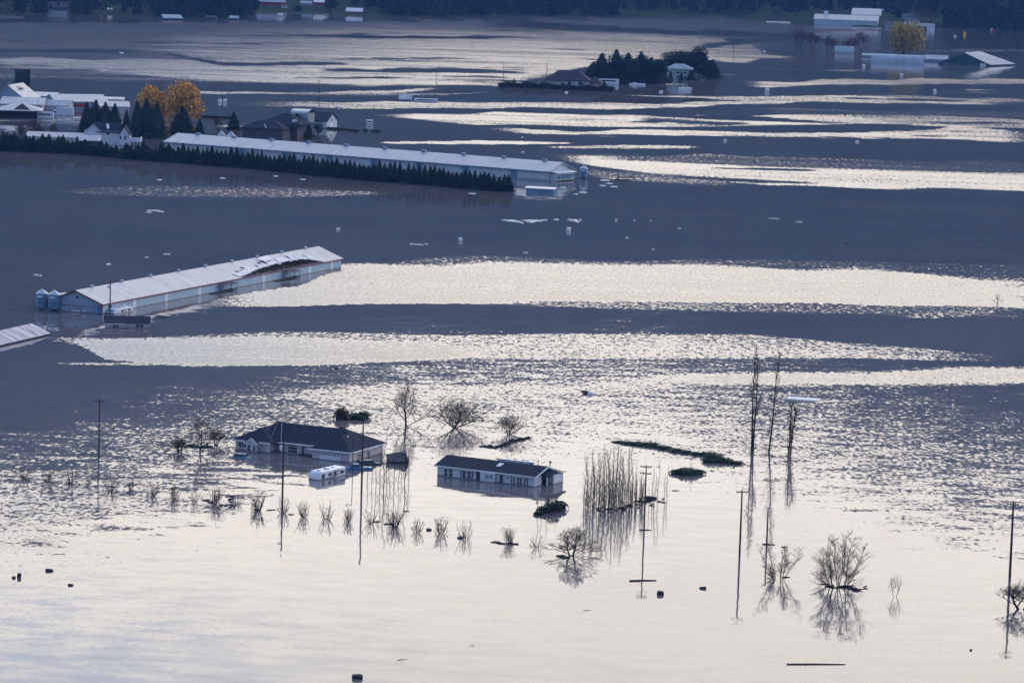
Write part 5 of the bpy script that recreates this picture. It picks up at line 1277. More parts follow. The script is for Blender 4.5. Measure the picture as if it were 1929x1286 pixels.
for (x, y, hp, wp, lab) in [(163, 252, 60, 26, 'left conifer of the dark group behind the white farmhouse'), (180, 250, 62, 28, 'second conifer of the dark group behind the white farmhouse'), (198, 250, 58, 28, 'third conifer of the dark group behind the white farmhouse'), (216, 249, 54, 24, 'right conifer of the dark group behind the white farmhouse'),
  (238, 248, 42, 16, 'slim short conifer in the gap of the dark group'), (258, 256, 66, 26, 'left conifer of the tall cluster under the willow'), (275, 258, 72, 32, 'middle conifer of the tall cluster under the willow'), (295, 259, 68, 32, 'right conifer of the tall cluster under the willow'), (344, 250, 50, 34, 'broad conifer under the right side of the willow'), (376, 252, 28, 14, 'small conifer right of the broad one'),
  (440, 244, 34, 20, 'small lone conifer left of the brick farmhouse'), (540, 258, 44, 26, 'dark conifer in front of the brick farmhouse end'), (558, 260, 46, 28, 'rounded dark conifer right of its neighbour at the brick farmhouse'), (576, 258, 36, 22, 'shorter dark conifer at the blue-grey garage'),
  (1117, 152, 36, 22, 'leftmost shaggy conifer of the island trees'), (1133, 154, 54, 28, 'tall shaggy conifer second on the island'), (1160, 156, 62, 26, 'pointed conifer by the thin bare tree on the island'), (1182, 156, 56, 30, 'broad dark conifer left of the island centre'), (1206, 156, 58, 32, 'broad dark conifer at the island centre'), (1226, 156, 48, 26, 'dark conifer right of the island centre'),
  (1243, 154, 40, 22, 'small conifer left of the pale island house'), (1342, 146, 34, 22, 'rightmost pointed conifer of the island')]:
    conifer(x, y, hp, wp * (1.45 if x > 1000 and x < 1340 else 1.15), lab, None, int(x))

for x, y, hp, wp in [(1108, 152, 22, 22), (1124, 155, 34, 26), (1146, 157, 40, 28), (1171, 157, 46, 30), (1194, 157, 44, 30), (1216, 157, 40, 30), (1235, 155, 30, 26), (172, 252, 50, 30), (190, 252, 48, 30), (208, 251, 42, 28), (266, 258, 54, 34), (286, 260, 58, 36), (549, 260, 34, 26), (567, 260, 34, 26), (338, 251, 38, 34)]:
    conifer(x, y, hp, wp, 'shorter dark conifer filling the row of island trees' if x > 1000 else 'shorter dark conifer filling the groups behind the hedge', 'filling conifers of the island' if x > 1000 else 'filling conifers behind the hedge', int(x) + 1)
for x, y, hp, wp, lab in [(1263, 151, 16, 10, 'small dark conifer at the left front of the pale island house'), (1283, 151, 17, 9, 'small dark conifer in front of the middle of the pale island house'), (1302, 151, 20, 13, 'small dark conifer hiding the right corner of the pale island house')]: conifer(x, y, hp, wp, lab, None, x)
# broad crowns: round evergreen mass, willows
def crown_tree(px, py, hpx, wpx, label, mat_, seed, n=2200, leaf=.9, droop=.0, name='broadleaf_tree', trunk=.45, lobes=7, tk=.25, flat=.8, gap=.0, th=.3):
    q = random.Random(seed); s = S(px, py); H_ = HT(px, py, hpx); Wd = wpx / s; r = empty(name, G(px, py), 0, label, 'tree')
    cs = []
    for i in range(lobes):
        a = q.uniform(0, 6.283); d = q.uniform(.1, .30) * Wd; z = H_ * (tk + (1 - tk) * q.uniform(.3, .78))
        cs.append((Vector((math.cos(a) * d, math.sin(a) * d * .8, z)), Wd * q.uniform(.2, .30), H_ * (1 - tk) * q.uniform(.22, .32)))
    cs.append((Vector((0, 0, H_ * .72)), Wd * .26, H_ * .28))
    m = MB()
    for k in range(n):
        c, rx, rzz = q.choice(cs); u = Vector((q.gauss(0, 1), q.gauss(0, 1), q.gauss(0, 1))).normalized() * q.uniform(.72, 1.08)
        p = c + Vector((u.x * rx, u.y * rx, u.z * rzz)); 
        if droop: p.z -= droop * q.random() * rzz
        m.leaf(p, leaf * q.uniform(.5, 1.3), q, .6, droop=.9 if droop else 0)
    m.build('crown', MT[mat_], r)
    T = MB(); T.tube([(0, 0, -1), (0, 0, H_ * th)], [trunk, trunk * .7], 7)
    for c, rx, rzz in cs: T.tube([(0, 0, H_ * th * .9), tuple(c * .6 + Vector((0, 0, H_ * .1))), tuple(c)], [trunk * .5, trunk * .3, .08], 5)
    T.build('trunk', MT['bark'], r); return r
crown_tree(285, 226, 66, 72, 'orange willow, lower left crown of the pair', 'willow', 301, 3600, 1.3, .8, 'willow_tree', .7, 11, .02)
crown_tree(331, 230, 80, 96, 'orange willow, larger right crown of the pair', 'willow', 302, 5200, 1.3, .9, 'willow_tree', .9, 14, .14)
crown_tree(1702, 106, 62, 76, 'round yellow-green willow beside the hoop house', 'olive', 303, 6500, 1.7, .35, 'willow_tree', 1.0, 16, .12, th=.3)
crown_tree(1284, 147, 50, 104, 'long rounded evergreen mass behind the pale island house', 'conifer', 304, 6000, 1.7, 0, 'evergreen_tree', .5, 18, .05)
crown_tree(1316, 148, 56, 46, 'tallest dark evergreen right of the pale island house', 'conifer', 305, 3200, 1.5, 0, 'evergreen_tree', .5, 8, .05)
crown_tree(1332, 150, 36, 38, 'dark evergreen at the right end of the island', 'conifer', 306, 2200, 1.4, 0, 'evergreen_tree', .5, 7, .05)
for _x, _h, _w, _l in ((1128, 42, 54, 'rounded dark evergreen at the left of the island trees'), (1172, 52, 66, 'rounded dark evergreen under the pointed island conifers'), (1212, 52, 66, 'rounded dark evergreen left of the pale island house'), (1238, 42, 44, 'low dark evergreen touching the pale island house')):
    crown_tree(_x, 157, _h, _w, _l, 'conifer', _x, 2600, 1.6, 0, 'evergreen_tree', .5, 9, .02)
crown_tree(497, 257, 24, 42, 'rounded dark bush in front of the brick farmhouse', 'conifer', 307, 1100, .8, 0, 'evergreen_bush', .3, 7, .02)
crown_tree(598, 257, 30, 30, 'grey-green bush right of the dark conifers', 'forest', 308, 600, .8, 0, 'evergreen_bush', .3, 6, .02)
bare_tree(1160, 152, 72, 'thin bare tree rising above the island conifers', 41, .35, 3, 3, .2, 14, 4, rmin=.07)
for (x, y, h, w_, lab) in [(1505, 92, 44, 40, 'reddish bare tree at the left of the drowned orchard'), (1530, 92, 34, 34, 'second reddish bare tree of the drowned orchard'), (1560, 96, 30, 30, 'low bare tree left of the pale cottage'), (1600, 100, 34, 34, 'reddish bare tree in front of the pale cottage'), (1622, 96, 40, 36, 'bare tree right of the pale cottage'), (1745, 50, 40, 50, 'dark bare tree before the white villa'), (40, 262, 34, 20, 'thin bare tree behind the left end of the hedge'), (72, 262, 38, 22, 'second thin bare tree behind the hedge'), (100, 262, 32, 20, 'third thin bare tree behind the hedge'), (410, 246, 30, 16, 'thin bare tree in the wet yard left of the lone conifer'), (60, 262, 42, 22, 'tall thin bare tree behind the hedge by the white vans')]:
    bare_tree(x, y, h, lab, int(x), .7, 2, 4, .22, w_, 3, 'redtwig' if x > 1400 else 'twig', rmin=.11 if x > 1400 else .055)
mound('low_hedge', 'clipped dark hedge running right from the blue-grey garage', 'hedge', [(590 + i * 9, 240 + i * .9, 6.5, 1.0) for i in range(10)] + [(688, 247.5, 5, .9), (703, 248, 5, .8), (711, 248.5, 5, .8)], 'conifer', 1600, .7, seed=51)
mound('low_hedge', 'ragged dark hedge in front of the hip-roofed island house', 'hedge', [(944 + i * 9, 164 + i * .38, 7, 2.6 + (i * 7 % 4) * .5) for i in range(24)], 'conifer', 4200, 1.0, seed=52)
mound('low_hedge', 'low dark hedge across the wet field left of the lone conifer', 'hedge', [(372 + i * 9, 221 + i * .4, 6.5, 1.0) for i in range(8)], 'conifer', 1000, .8, seed=53)
for x, y, h, w_ in [(1126, 162, 14, 8), (1138, 162, 10, 9), (968, 160, 12, 8)]: conifer(x, y, h, w_, {1126: 'short pointed shrub at the right end of the island hedge', 1138: 'last small shrub of the island hedge', 968: 'small peak in the left part of the island hedge'}[x], None, x)

# ================================================================== left farm cluster
def gb(name, label, px, py, wpx, yaw, D, hpx, rpx, **k):
    """gable building from its left-front ground pixel; heights in px"""
    loc, yw, L = place(px, py, wpx, yaw); ze, zr = HT(px, py, hpx), HT(px, py, rpx)
    cat = k.pop('cat', 'barn'); return gable_building(name, label, cat, loc, yw, L, D, ze, zr, **k), L, ze, zr
r = empty('feed_tower', G(27, 174), R(6), 'dark square tower standing behind the gambrel-roofed barn', 'tower')
h = HT(27, 174, 42); w_ = 28 / S(27, 174); m = MB(); m.box(0, w_, 0, w_, -1, h); m.build('shaft', MT['green_wall'], r)
m = MB(); m.box(-.2, w_ + .2, -.2, w_ + .2, h + .01, h + .5); m.box(.8, w_ - .8, -.5, -.01, h * .35, h * .9); m.box(w_ * .7, w_ + .3, -.35, -.01, 0, h); m.build('cap_frame', MT['dark'], r)
# gambrel barn
def gambrel():
    loc, yw, L = place(-4, 202, 54, -8); D = 26; r = empty('gambrel_barn', loc, yw, 'tall grey barn with a curved white gambrel roof at the left edge', 'barn')
    ze, zk, zr = HT(0, 202, 18), HT(0, 202, 34), HT(0, 202, 42)
    W_ = L; cs = [(0, ze), (W_ * .14, zk * .93), (W_ * .34, zr), (W_ * .56, zk * .97), (W_ * .82, ze * 1.25), (W_, ze * .9)]
    m = MB(); n = len(cs) + 2; v = [(0, 0, -1)] + [(x, 0, z) for x, z in cs] + [(W_, 0, -1)]; v += [(x, D, z) for x, y, z in v]
    m.add(v, [tuple(range(n))[::-1], tuple(range(n, 2 * n)), (0, 1, 1 + n, n), (n - 2, n - 1, 2 * n - 1, 2 * n - 2)][:4]); m.build('wall', MT['wall_blue'], r)
    m = MB()
    for a, b in zip(cs[:-1], cs[1:]): m.slab([(a[0], -.6, a[1] + .15), (b[0], -.6, b[1] + .15), (b[0], D + .6, b[1] + .15), (a[0], D + .6, a[1] + .15)], .25)
    m.build('roof', MT['white_roof'], r)
    m = MB(); m.box(W_ * .45, W_ * .5, 8, 14, zk * .98 + .3, zk + .9); m.box(W_ * .56, W_ * .61, 8, 14, zk * .9 + .3, zk + .5); m.build('roof_light', MT['shutter'], r)
    m = MB(); m.lathe([(.6, zr), (.6, zr + .8), (.9, zr + .9), (.02, zr + 1.6)], 8, (W_ * .34, 3)); m.build('cupola', MT['shutter'], r)
gambrel()
gb('cow_shed', 'low white-roofed shed attached right of the gambrel barn', 52, 192, 50, -4, 22, 12, 17, wall='wall_blue')
r, L, ze, zr = gb('machine_shed', 'wide low-pitched white barn with a red panel under its eave', 106, 206, 92, 24, 22, 15, 26, wall='wall_blue', fascia='trim_white')
panel(r, plane('front', L, 22), L * .35, L * .6, ze * .3, ze * .75, 'red_panel', MT['red_paint'], .1)
gb('side_shed', 'small white roof extending right of the wide low-pitched barn', 198, 196, 34, 5, 14, 9, 12)
gb('gable_barn', 'grey gabled shed with a white roof left of the blue-roofed one', 0, 206, 80, -2, 18, 11, 22, wall='siding', turn=False)
gb('blue_shed', 'blue-roofed shed below the wide low-pitched barn', 74, 207, 56, -2, 14, 9, 18, wall='siding', roof='wall_blue')
def pavilion():
    loc, yw, L = place(-6, 222, 80, 6); D = 18; r = empty('hay_shelter', loc, yw, 'open-sided shelter with a bright white hip roof and dark bays at the left edge', 'barn')
    h = HT(0, 222, 15); t = HT(0, 222, 27)
    m = MB(); hip_roof(m, 0, L, 0, D, h, t, 1.0, .3); m.build('roof', MT['white_roof'], r)
    m = MB(); m.add([(L * .38, -.6, h + .4), (L * .78, -.6, h + .3), (L * .58, 2, t + .3), (L * .58, D * .5, t + .3)], [(0, 1, 2)]); m.build('gablet', MT['shingle_grey'], r)
    m = MB(); m.box(.5, L - .5, 4, D - 1, -1, h - .3); m.build('wall', MT['dark'], r)  # near-black block standing in for the shade under the open roof
    m = MB(); [m.box(L * k / 5 + .1, L * k / 5 + .4, .2, .5, -1, h - .3) for k in range(5)]; m.build('posts', MT['drift'], r)
pavilion()
def box_truck(px, py, wpx, hpx, label, yaw=0, name='box_truck', cab=True, cat='truck'):
    loc, yw, L = place(px, py, wpx, yaw); h = HT(px, py, hpx); r = empty(name, loc, yw, label, cat)
    b0 = L * .16 if cab else 0
    m = MB(); m.box(b0, L, 0, 2.5, -.5, h); b = m.build('body', MT['van'], r); q_ = b.modifiers.new('b', 'BEVEL'); q_.width = .12; q_.segments = 2
    if cab:
        m = MB(); m.box(0, b0 - .1, .1, 2.4, -.5, h * .62); c = m.build('cab', MT['van'], r); q_ = c.modifiers.new('b', 'BEVEL'); q_.width = .2; q_.segments = 2
        m = MB(); m.box(-.02, b0 - .3, .05, 2.45, h * .3, h * .5); m.build('cab_window', MT['glass'], r)
    else:
        m = MB(); m.box(L * .1, L * .85, -.02, 2.52, h * .5, h * .75); m.build('side_window', MT['glass'], r)
box_truck(100, 217, 38, 15, 'white box truck parked in the flooded yard'); box_truck(70, 223, 30, 12, 'white camper van left of the box truck', name='camper_van', cab=False, cat='van'); box_truck(42, 222, 12, 8, 'small white van deepest in shadow left of the camper van', name='parked_van', cab=False, cat='van')
r, L, ze, zr = gb('grey_barn', 'grey barn with a white slatted roof between the conifer groups', 182, 214, 60, 12, 16, 14, 22, wall='siding')
# white farmhouse behind the hedge
def farmhouse():
    loc, yw, L = place(158, 272, 68, 2); r = empty('white_farmhouse', loc, yw, 'white farmhouse with two gables, dark roof and bright skylight behind the hedge', 'house')
    s = S(158, 272); P_ = lambda x: x / s; H_ = lambda y: HT(158, 272, y)
    m = gable_walls(P_(40), 9, H_(26), H_(40)); m.v = [(P_(40) - y * P_(40) / 9 if False else x, y, z) for x, y, z in m.v]
    mm = MB(); mm.box(0, P_(68), .3, 9, -1, H_(26)); mm.build('wall', MT['siding_white'], r)
    g = MB(); a, b, t = 0, P_(34), H_(39); g.add([(a, 0, -1), (b, 0, -1), (b, 0, H_(24)), ((a + b) / 2, 0, t), (a, 0, H_(24)), (a, 9, -1), (b, 9, -1), (b, 9, H_(24)), ((a + b) / 2, 9, t), (a, 9, H_(24))], [(0, 1, 2, 3, 4), (9, 8, 7, 6, 5), (0, 4, 9, 5), (1, 6, 7, 2)]); g.build('gable_wall', MT['siding_white'], r)
    R2 = MB(); R2.slab([(a - .4, -.5, H_(23)), ((a + b) / 2, -.5, t + .2), ((a + b) / 2, 9.3, t + .2), (a - .4, 9.3, H_(23))], .2); R2.slab([((a + b) / 2, -.5, t + .2), (b + .3, -.5, H_(23)), (b + .3, 9.3, H_(23)), ((a + b) / 2, 9.3, t + .2)], .2)
    R2.slab([(b - 3, -.2, H_(24)), (P_(69), -.2, H_(24)), (P_(69), 5, H_(41)), ((a + b) / 2, 5, H_(41))], .2); R2.slab([((a + b) / 2, 5, H_(41)), (P_(69), 5, H_(41)), (P_(69), 9.6, H_(24)), (b - 3, 9.6, H_(24))], .2)
    R2.build('roof', MT['shingle'], r)
    g = MB(); a, b, t = P_(66), P_(86), H_(36); g.add([(a, -1.5, -1), (b, -1.5, -1), (b, -1.5, H_(20)), ((a + b) / 2, -1.5, t), (a, -1.5, H_(20)), (a, 8, -1), (b, 8, -1), (b, 8, H_(20)), ((a + b) / 2, 8, t), (a, 8, H_(20))], [(0, 1, 2, 3, 4), (9, 8, 7, 6, 5), (0, 4, 9, 5), (1, 6, 7, 2)]); g.build('gable_wall', MT['siding_white'], r)
    R3 = MB(); R3.slab([(a - .4, -2, H_(19)), ((a + b) / 2, -2, t + .2), ((a + b) / 2, 8, t + .2), (a - .4, 8, H_(19))], .2); R3.slab([((a + b) / 2, -2, t + .2), (b + .3, -2, H_(19)), (b + .3, 8, H_(19)), ((a + b) / 2, 8, t + .2)], .2); R3.build('roof', MT['shingle'], r)
    fr = lambda u, z, d: (u, -1.5 - d, z); window(r, fr, P_(76), P_(79.5), H_(12), H_(19)); window(r, fr, P_(68), P_(71), H_(12), H_(18))
    ff = lambda u, z, d: (u, .3 - d, z); window(r, ff, P_(42), P_(47), H_(19), H_(23.5))
    m = MB(); m.slab([(P_(42), 1.2, H_(29.5)), (P_(47), 1.2, H_(29)), (P_(45), 3.2, H_(36.5)), (P_(40), 3.2, H_(37))], .3); m.v = [(x, y - .3, z + .5) for x, y, z in m.v]; m.build('skylight', MT['foam'], r)
    m = MB(); m.box(P_(86) + .2, P_(106), -1, 6, H_(7), H_(9)); m.box(P_(86), P_(106), -1.3, -1.05, H_(9), H_(16)); m.box(P_(106), P_(106) + .15, -1.3, 6, H_(9), H_(16)); [m.box(P_(88 + i * 6), P_(88 + i * 6) + .25, -1, -.75, -1, H_(7)) for i in range(4)]; m.build('deck', MT['trim_white'], r)
farmhouse()
gb('garage_shed', 'shed with white roof and teal gable below the white farmhouse', 150, 278, 38, 10, 8, 14, 22, wall='green_wall', cat='shed')
gb('long_shed', 'long low white roof almost hidden behind the left hedge', 50, 268, 104, -2, 10, 12, 19)
# ---- brick farmhouse group
def brick_farm():
    loc, yw, L = place(456, 262, 78, -14); s = S(456, 262); P_ = lambda x: x / s; H_ = lambda y: HT(456, 262, y)
    r = empty('brick_farmhouse', loc, yw, 'brick farmhouse with layered dark roofs left of the blue-grey garage', 'house')
    m = MB(); m.box(0, L, 0, 12, -1, H_(22)); m.box(P_(20), P_(92), 12.01, 26, -1, H_(28)); m.build('wall', MT['brick'], r)
    m = MB(); hip_roof(m, 0, L, 0, 12, H_(22), H_(36), .8, .3); hip_roof(m, P_(22), P_(100), 10, 26, H_(28), H_(48), .8, .3); m.build('roof', MT['shingle'], r)
    m = MB(); m.box(P_(82), P_(90), 11.4, 11.95, H_(25), H_(38)); m.build('gable_wall', MT['siding_white'], r)
    m = MB(); n = 7; v = []
    for i in range(n):
        a = math.pi * i / (n - 1); v += [(P_(60), 30 - 5 * math.cos(a), H_(47) + H_(7) * math.sin(a)), (P_(96), 30 - 5 * math.cos(a), H_(47) + H_(7) * math.sin(a))]
    m.add(v, [(2 * i, 2 * i + 1, 2 * i + 3, 2 * i + 2) for i in range(n - 1)]); m.box(P_(61), P_(95), 25.2, 34.8, H_(28), H_(47)); m.build('vaulted_roof', MT['grey_metal'], r)
    f = plane('front', L, 12)
    for a in (8, 26, 44, 62): window(r, f, P_(a), P_(a + 8), H_(8), H_(17), .12, (MT['brick'], MT['glass']))
    m = MB(); m.tube([(P_(44), -.3, H_(30)), (P_(48), -.5, H_(22))], .25, 4); m.build('skylight', MT['trim_white'], r)
    loc, yw, L = place(556, 240, 60, -16); r = empty('grey_garage', loc, yw, 'blue-grey garage with white gable end and door, dark roof', 'garage'); ze, zr = HT(556, 240, 15), HT(556, 240, 29)
    gable_walls(L, 15, ze, zr).build('wall', MT['wall_white'], r); gable_roof(L, 15, ze, zr, .6, .25).build('roof', MT['shingle'], r)
    fr = plane('right', L, 15); panel(r, fr, 4.5, 9, -1, ze * .66, 'door', MT['trim_white'], .15); window(r, fr, 6, 7.5, ze * .9, ze * 1.2)
brick_farm()
gb('drowned_trailer', 'small flooded white trailer house with pale roof in the far streaks', 752, 190, 22, -4, 6, 4, 11, wall='wall_blue', cat='house')
box_truck(780, 192, 44, 6.5, 'long white trailer body with one dark opening, sunk deep', -3, 'sunken_trailer', False, 'trailer')
box_truck(690, 234, 12, 8, 'white van alone in the dark water right of the garage', 0, 'stranded_van', False, 'van')
# ---- island
def island_house():
    loc, yw, L = place(1024, 163, 92, -8); H_ = lambda y: HT(1024, 163, y); s = S(1024, 166); P_ = lambda x: x / s
    r = empty('island_house', loc, yw, 'hip-roofed house with dark purple-brown roof behind the island hedge', 'house')
    m = MB(); m.box(P_(2), P_(86), 0, 14, -1, H_(13)); m.box(P_(86) + .01, P_(106), 3, 11, -1, H_(10)); m.build('wall', MT['siding'], r)
    m = MB(); hip_roof(m, P_(2), P_(86), 0, 15, H_(13), H_(31), .8, .3); hip_roof(m, P_(2), P_(34), -1, 13, H_(13), H_(24), .7, .3); hip_roof(m, P_(80), P_(108), 2, 12, H_(10), H_(20), .6, .3); m.build('roof', MT['purple_shingle'], r)
    f = plane('front', L, 14)
    for a in (46, 66): window(r, f, P_(a), P_(a + 7), H_(5), H_(11), .15)
MT['purple_shingle'] = mat('purple_brown_shingle', (.034, .030, .048), .9, (1.2, .3))
island_house()
box_truck(1128, 158, 37, 10, 'plain white container right of the hip-roofed island house', -6, 'white_container', False, 'container')
def pale_house():
    loc, yw, L = place(1254, 149, 46, -10); H_ = lambda y: HT(1254, 149, y); s = S(1254, 153); r = empty('pale_house', loc, yw, 'two-storey pale green house standing among the dark island evergreens', 'house')
    m = MB(); m.box(0, L, 0, 10, -1, H_(20)); m.build('wall', MT['pale_green'], r); m = MB(); hip_roof(m, 0, L, 0, 10, H_(20), H_(29), .9, .3); m.build('roof', MT['pale_roof'], r)
    f = plane('front', L, 10)
    for a in (.12, .42, .72):
        for z in (3, 11): window(r, f, L * a, L * (a + .12), H_(z), H_(z + 3.5), .12)
MT['pale_green'] = mat('pale_green_render', (.33, .40, .38), .8, (.6, .15)); MT['pale_roof'] = mat('pale_green_roof', (.30, .36, .37), .8, (.6, .15))
pale_house()
for x, y, w_, h, lab in [(1185, 155, 30, 3, 'thin white trailer roof under the island conifers'), (1278, 165, 24, 5, 'half-sunk white boat in front of the pale house')]: 
    loc, yw, L = place(x, y + 5, w_, -6); hh = HT(x, y, h); m = MB(); m.box(0, L, 0, 2.4, -.3, hh); rr = empty('sunken_hull', loc, yw, lab, 'boat'); b = m.build('hull', MT['foam'], rr); q_ = b.modifiers.new('b', 'BEVEL'); q_.width = .3; q_.segments = 2; m = MB(); m.box(L * .2, L * .5, .4, 2, hh + .01, hh + .5); m.build('cabin', MT['foam'], rr)
block(1245, 174, 3, 2, 1.6, 'small white boat before the island', 'foam', 'small_boat', 'boat'); block(1256, 176, 3, 2, 1.0, 'dark-hulled dinghy before the island', 'rubber', 'small_boat', 'boat')
# ---- right farms
loc, yw, L = place(1534, 46.5, 116, -9)
r = gable_building('white_barn', 'long white barn on the far right bank with a small rooftop cupola', 'barn', loc, yw, L, 26, 6.2, 11.0, 'wall_white', 'white_roof', 1.0); f = plane('right', L, 26); panel(r, f, 5, 9, 0, 3, 'door', MT['dark'], .2)
m = MB(); m.box(9, 13, 11, 15, 10, 14.5); m.build('cupola', MT['trim_white'], r)
loc, yw, L = place(1612, 45, 52, -9); gable_building('white_barn', 'shorter white barn rising behind the long one', 'barn', (loc[0], loc[1] + 45, 0), yw, L, 34, 9, 15.5, 'wall_white', 'white_roof', 1.0)
loc, yw, L = place(1668, 52, 40, -6); gable_building('low_barn', 'low red-brown roofed annexe right of the long white barn', 'barn', loc, yw, L, 14, 3, 6, 'wall_white', 'brick', .8)
loc, yw, L = place(1655, 40, 44, -4); gable_building('grey_farmhouse', 'dark blue-grey farmhouse behind the white barns', 'house', (loc[0], loc[1] + 60, 0), yw, L, 20, 6, 12, 'wall_blue', 'wall_blue', .8)
def villa():
    loc, yw, L = place(1704, 56, 56, -4); r = empty('white_villa', loc, yw, 'white villa with an arched arcade behind the dark bare tree', 'house'); s = S(1704, 56); H_ = lambda y: HT(1704, 56, y)
    m = MB(); m.box(0, L * .5, 0, 14, -1, H_(17)); m.box(L * .5, L, 0, 10, -1, H_(12)); m.build('wall', MT['foam'], r)
    m = MB(); hip_roof(m, 0, L * .5, 0, 14, H_(17), H_(22), .8, .3); m.build('roof', MT['brick'], r)
    f = plane('front', L, 14)
    m = MB()
    for i in range(3):
        c = L * (.34 + i * .17); n = 8; w_ = L * .055; v = [(c - w_, -.15, 0), (c + w_, -.15, 0)] + [(c + w_ * math.cos(math.pi * k / n), -.15, H_(4) + w_ * math.sin(math.pi * k / n)) for k in range(n + 1)]
        m.add(v, [tuple([0, 1] + list(range(2, n + 3)))])
    m.build('arches', MT['dark'], r)
    for a in (.06, .2, .34): window(r, f, L * a, L * (a + .06), H_(11), H_(15))
villa()
def hoop_house():
    loc, yw, L = place(1641, 117, 98, -6); R_ = HT(1641, 117, 15); r = empty('hoop_house', loc, yw, 'long half-round white hoop house sunk in the flood', 'greenhouse')
    m = MB(); n = 12; v = []
    for x in (0, L):
        for i in range(n + 1):
            a = math.pi * i / n; v.append((x, 4.5 - 4.5 * math.cos(a), R_ * math.sin(a)))
    m.add(v, [(i, i + 1, n + 2 + i, n + 1 + i) for i in range(n)]); o = m.build('cover', MT['foam_grey'], r, smooth=True)
    m = MB(); m.add([(L - .05, 4.5 - 4.3 * math.cos(math.pi * i / n), R_ * .95 * math.sin(math.pi * i / n)) for i in range(n + 1)], [tuple(range(n + 1))]); m.add([(.05, 4.5 - 4.3 * math.cos(math.pi * i / n), R_ * .95 * math.sin(math.pi * i / n)) for i in range(n + 1)], [tuple(range(n, -1, -1))]); m.build('end_wall', MT['dark'], r)
    m = MB()
    for k in range(7):
        x = L * k / 6; m.tube([(min(max(x, .1), L - .1), 4.5 - 4.56 * math.cos(math.pi * i / n), (R_ + .06) * math.sin(math.pi * i / n)) for i in range(n + 1)], .10, 4)
    m.build('hoops', MT['grey_metal'], r)
MT['foam_grey'] = mat('dull_white_plastic', (.40, .43, .48), .5, (.3, .12))
hoop_house()
gb('white_shed', 'white-roofed shed between the hoop house and the green barn', 1743, 116, 42, -4, 10, 5, 12, wall='wall_blue', cat='shed')
def green_barn():
    loc, yw, L = place(1768, 121, 92, -14); D = 40; ze, zr = HT(1768, 121, 3), HT(1768, 121, 23); r = empty('green_barn', loc, yw, 'dark green wide gable barn with a blue-white metal roof, sunk to its eaves', 'barn')
    m = MB(); m.add([(0, 0, -1), (L, 0, -1), (L, 0, ze), (L * .5, 0, zr), (0, 0, ze), (0, D, -1), (L, D, -1), (L, D, ze), (L * .5, D, zr), (0, D, ze)], [(0, 1, 2, 3, 4), (9, 8, 7, 6, 5), (0, 4, 9, 5), (1, 6, 7, 2)]); m.build('wall', MT['green_wall'], r)
    m = MB(); m.slab([(-.8, -1, ze - .1), (L * .5, -1, zr + .3), (L * .5, D, zr + .3), (-.8, D, ze - .1)], .3); m.slab([(L * .5, -1, zr + .3), (L + .8, -1, ze - .1), (L + 16, D, ze - .1), (L * .5 + 8, D, zr + .3)], .3); m.build('roof', MT['blue_roof'], r)
    m = MB(); m.box(L * .08, L * .22, -.3, -.05, ze * .2, ze * 1.0); m.build('window', MT['shutter'], r); m = MB(); m.box(L * .82, L * .93, -.6, -.05, -1, ze * 1.5); m.build('white_door', MT['trim_white'], r)
    m = MB(); [m.box(L * k, L * k + .3, -.3, -.05, -1, ze * 1.2) for k in (.3, .4, .52, .62, .74)]; m.build('posts', MT['pale_green'], r)
MT['blue_roof'] = rib_mat('blue_white_roof', (.15, .22, .31), 0, 1.0, (.24, .31, .40), .45, .15)
green_barn()
loc, yw, L = place(1573, 101, 34, -8); gable_building('pale_cottage', 'pale drowned cottage among the reddish bare trees', 'house', loc, yw, L, 9, 2.2, 6.0, 'wall_white', 'pale_roof', .5)
gb('green_shed', 'low green-roofed shed under the yellow-green willow', 1625, 108, 62, -4, 8, 4, 7, wall='wall_blue', roof='pale_green', cat='shed')
# ================================================================== far bank, meadow and wood
SH = [(-400, 18), (0, 27), (200, 29), (290, 34), (420, 37), (476, 36), (484, 26), (640, 28), (700, 33), (1000, 31), (1180, 32), (1400, 36), (1470, 42), (1600, 50), (1700, 54), (1800, 54), (1929, 62), (2400, 78)]
def far_bank():
    sh = np.array(SH, float); v = []; f = []; n = 160; rows = 14
    for j in range(rows):
        for i in range(n):
            px = -500 + 2950 * i / (n - 1); p = G(px, float(np.interp(px, sh[:, 0], sh[:, 1])) + .6 * math.sin(px * .09) + .4 * math.sin(px * .31))
            t = j / (rows - 1); y = p.y + (4700 - p.y) * t ** 1.3; x = p.x * y / p.y
            z = -.5 + 1.1 * min(1, t * 8) + 34 * t ** 1.15 + (3 * math.sin(x / 70 + y / 130) + 2 * math.sin(x / 31)) * min(t * 3, 1)
            v.append((x, y, z))
    for j in range(rows - 1):
        for i in range(n - 1): a = j * n + i; f.append((a, a + 1, a + n + 1, a + n))
    me = bpy.data.meshes.new('meadow'); me.from_pydata(v, [], f); me.materials.append(MT['meadow']); me.update()
    o = bpy.data.objects.new('meadow', me); C.objects.link(o); o['kind'] = 'structure'; return me
fb_mesh = far_bank()
def bank_z(x, y):
    # height of the bank under a far point, from the same formula
    px, _ = P((x, y, 0)); sh = np.array(SH, float); p = G(px, float(np.interp(px, sh[:, 0], sh[:, 1])))
    t = max(0, min(1, (y - p.y) / (4700 - p.y))) ** (1 / 1.3)
    return -.5 + 1.1 * min(1, t * 8) + 34 * t ** 1.15 + (3 * math.sin(x / 70 + y / 130) + 2 * math.sin(x / 31)) * min(t * 3, 1), p.y
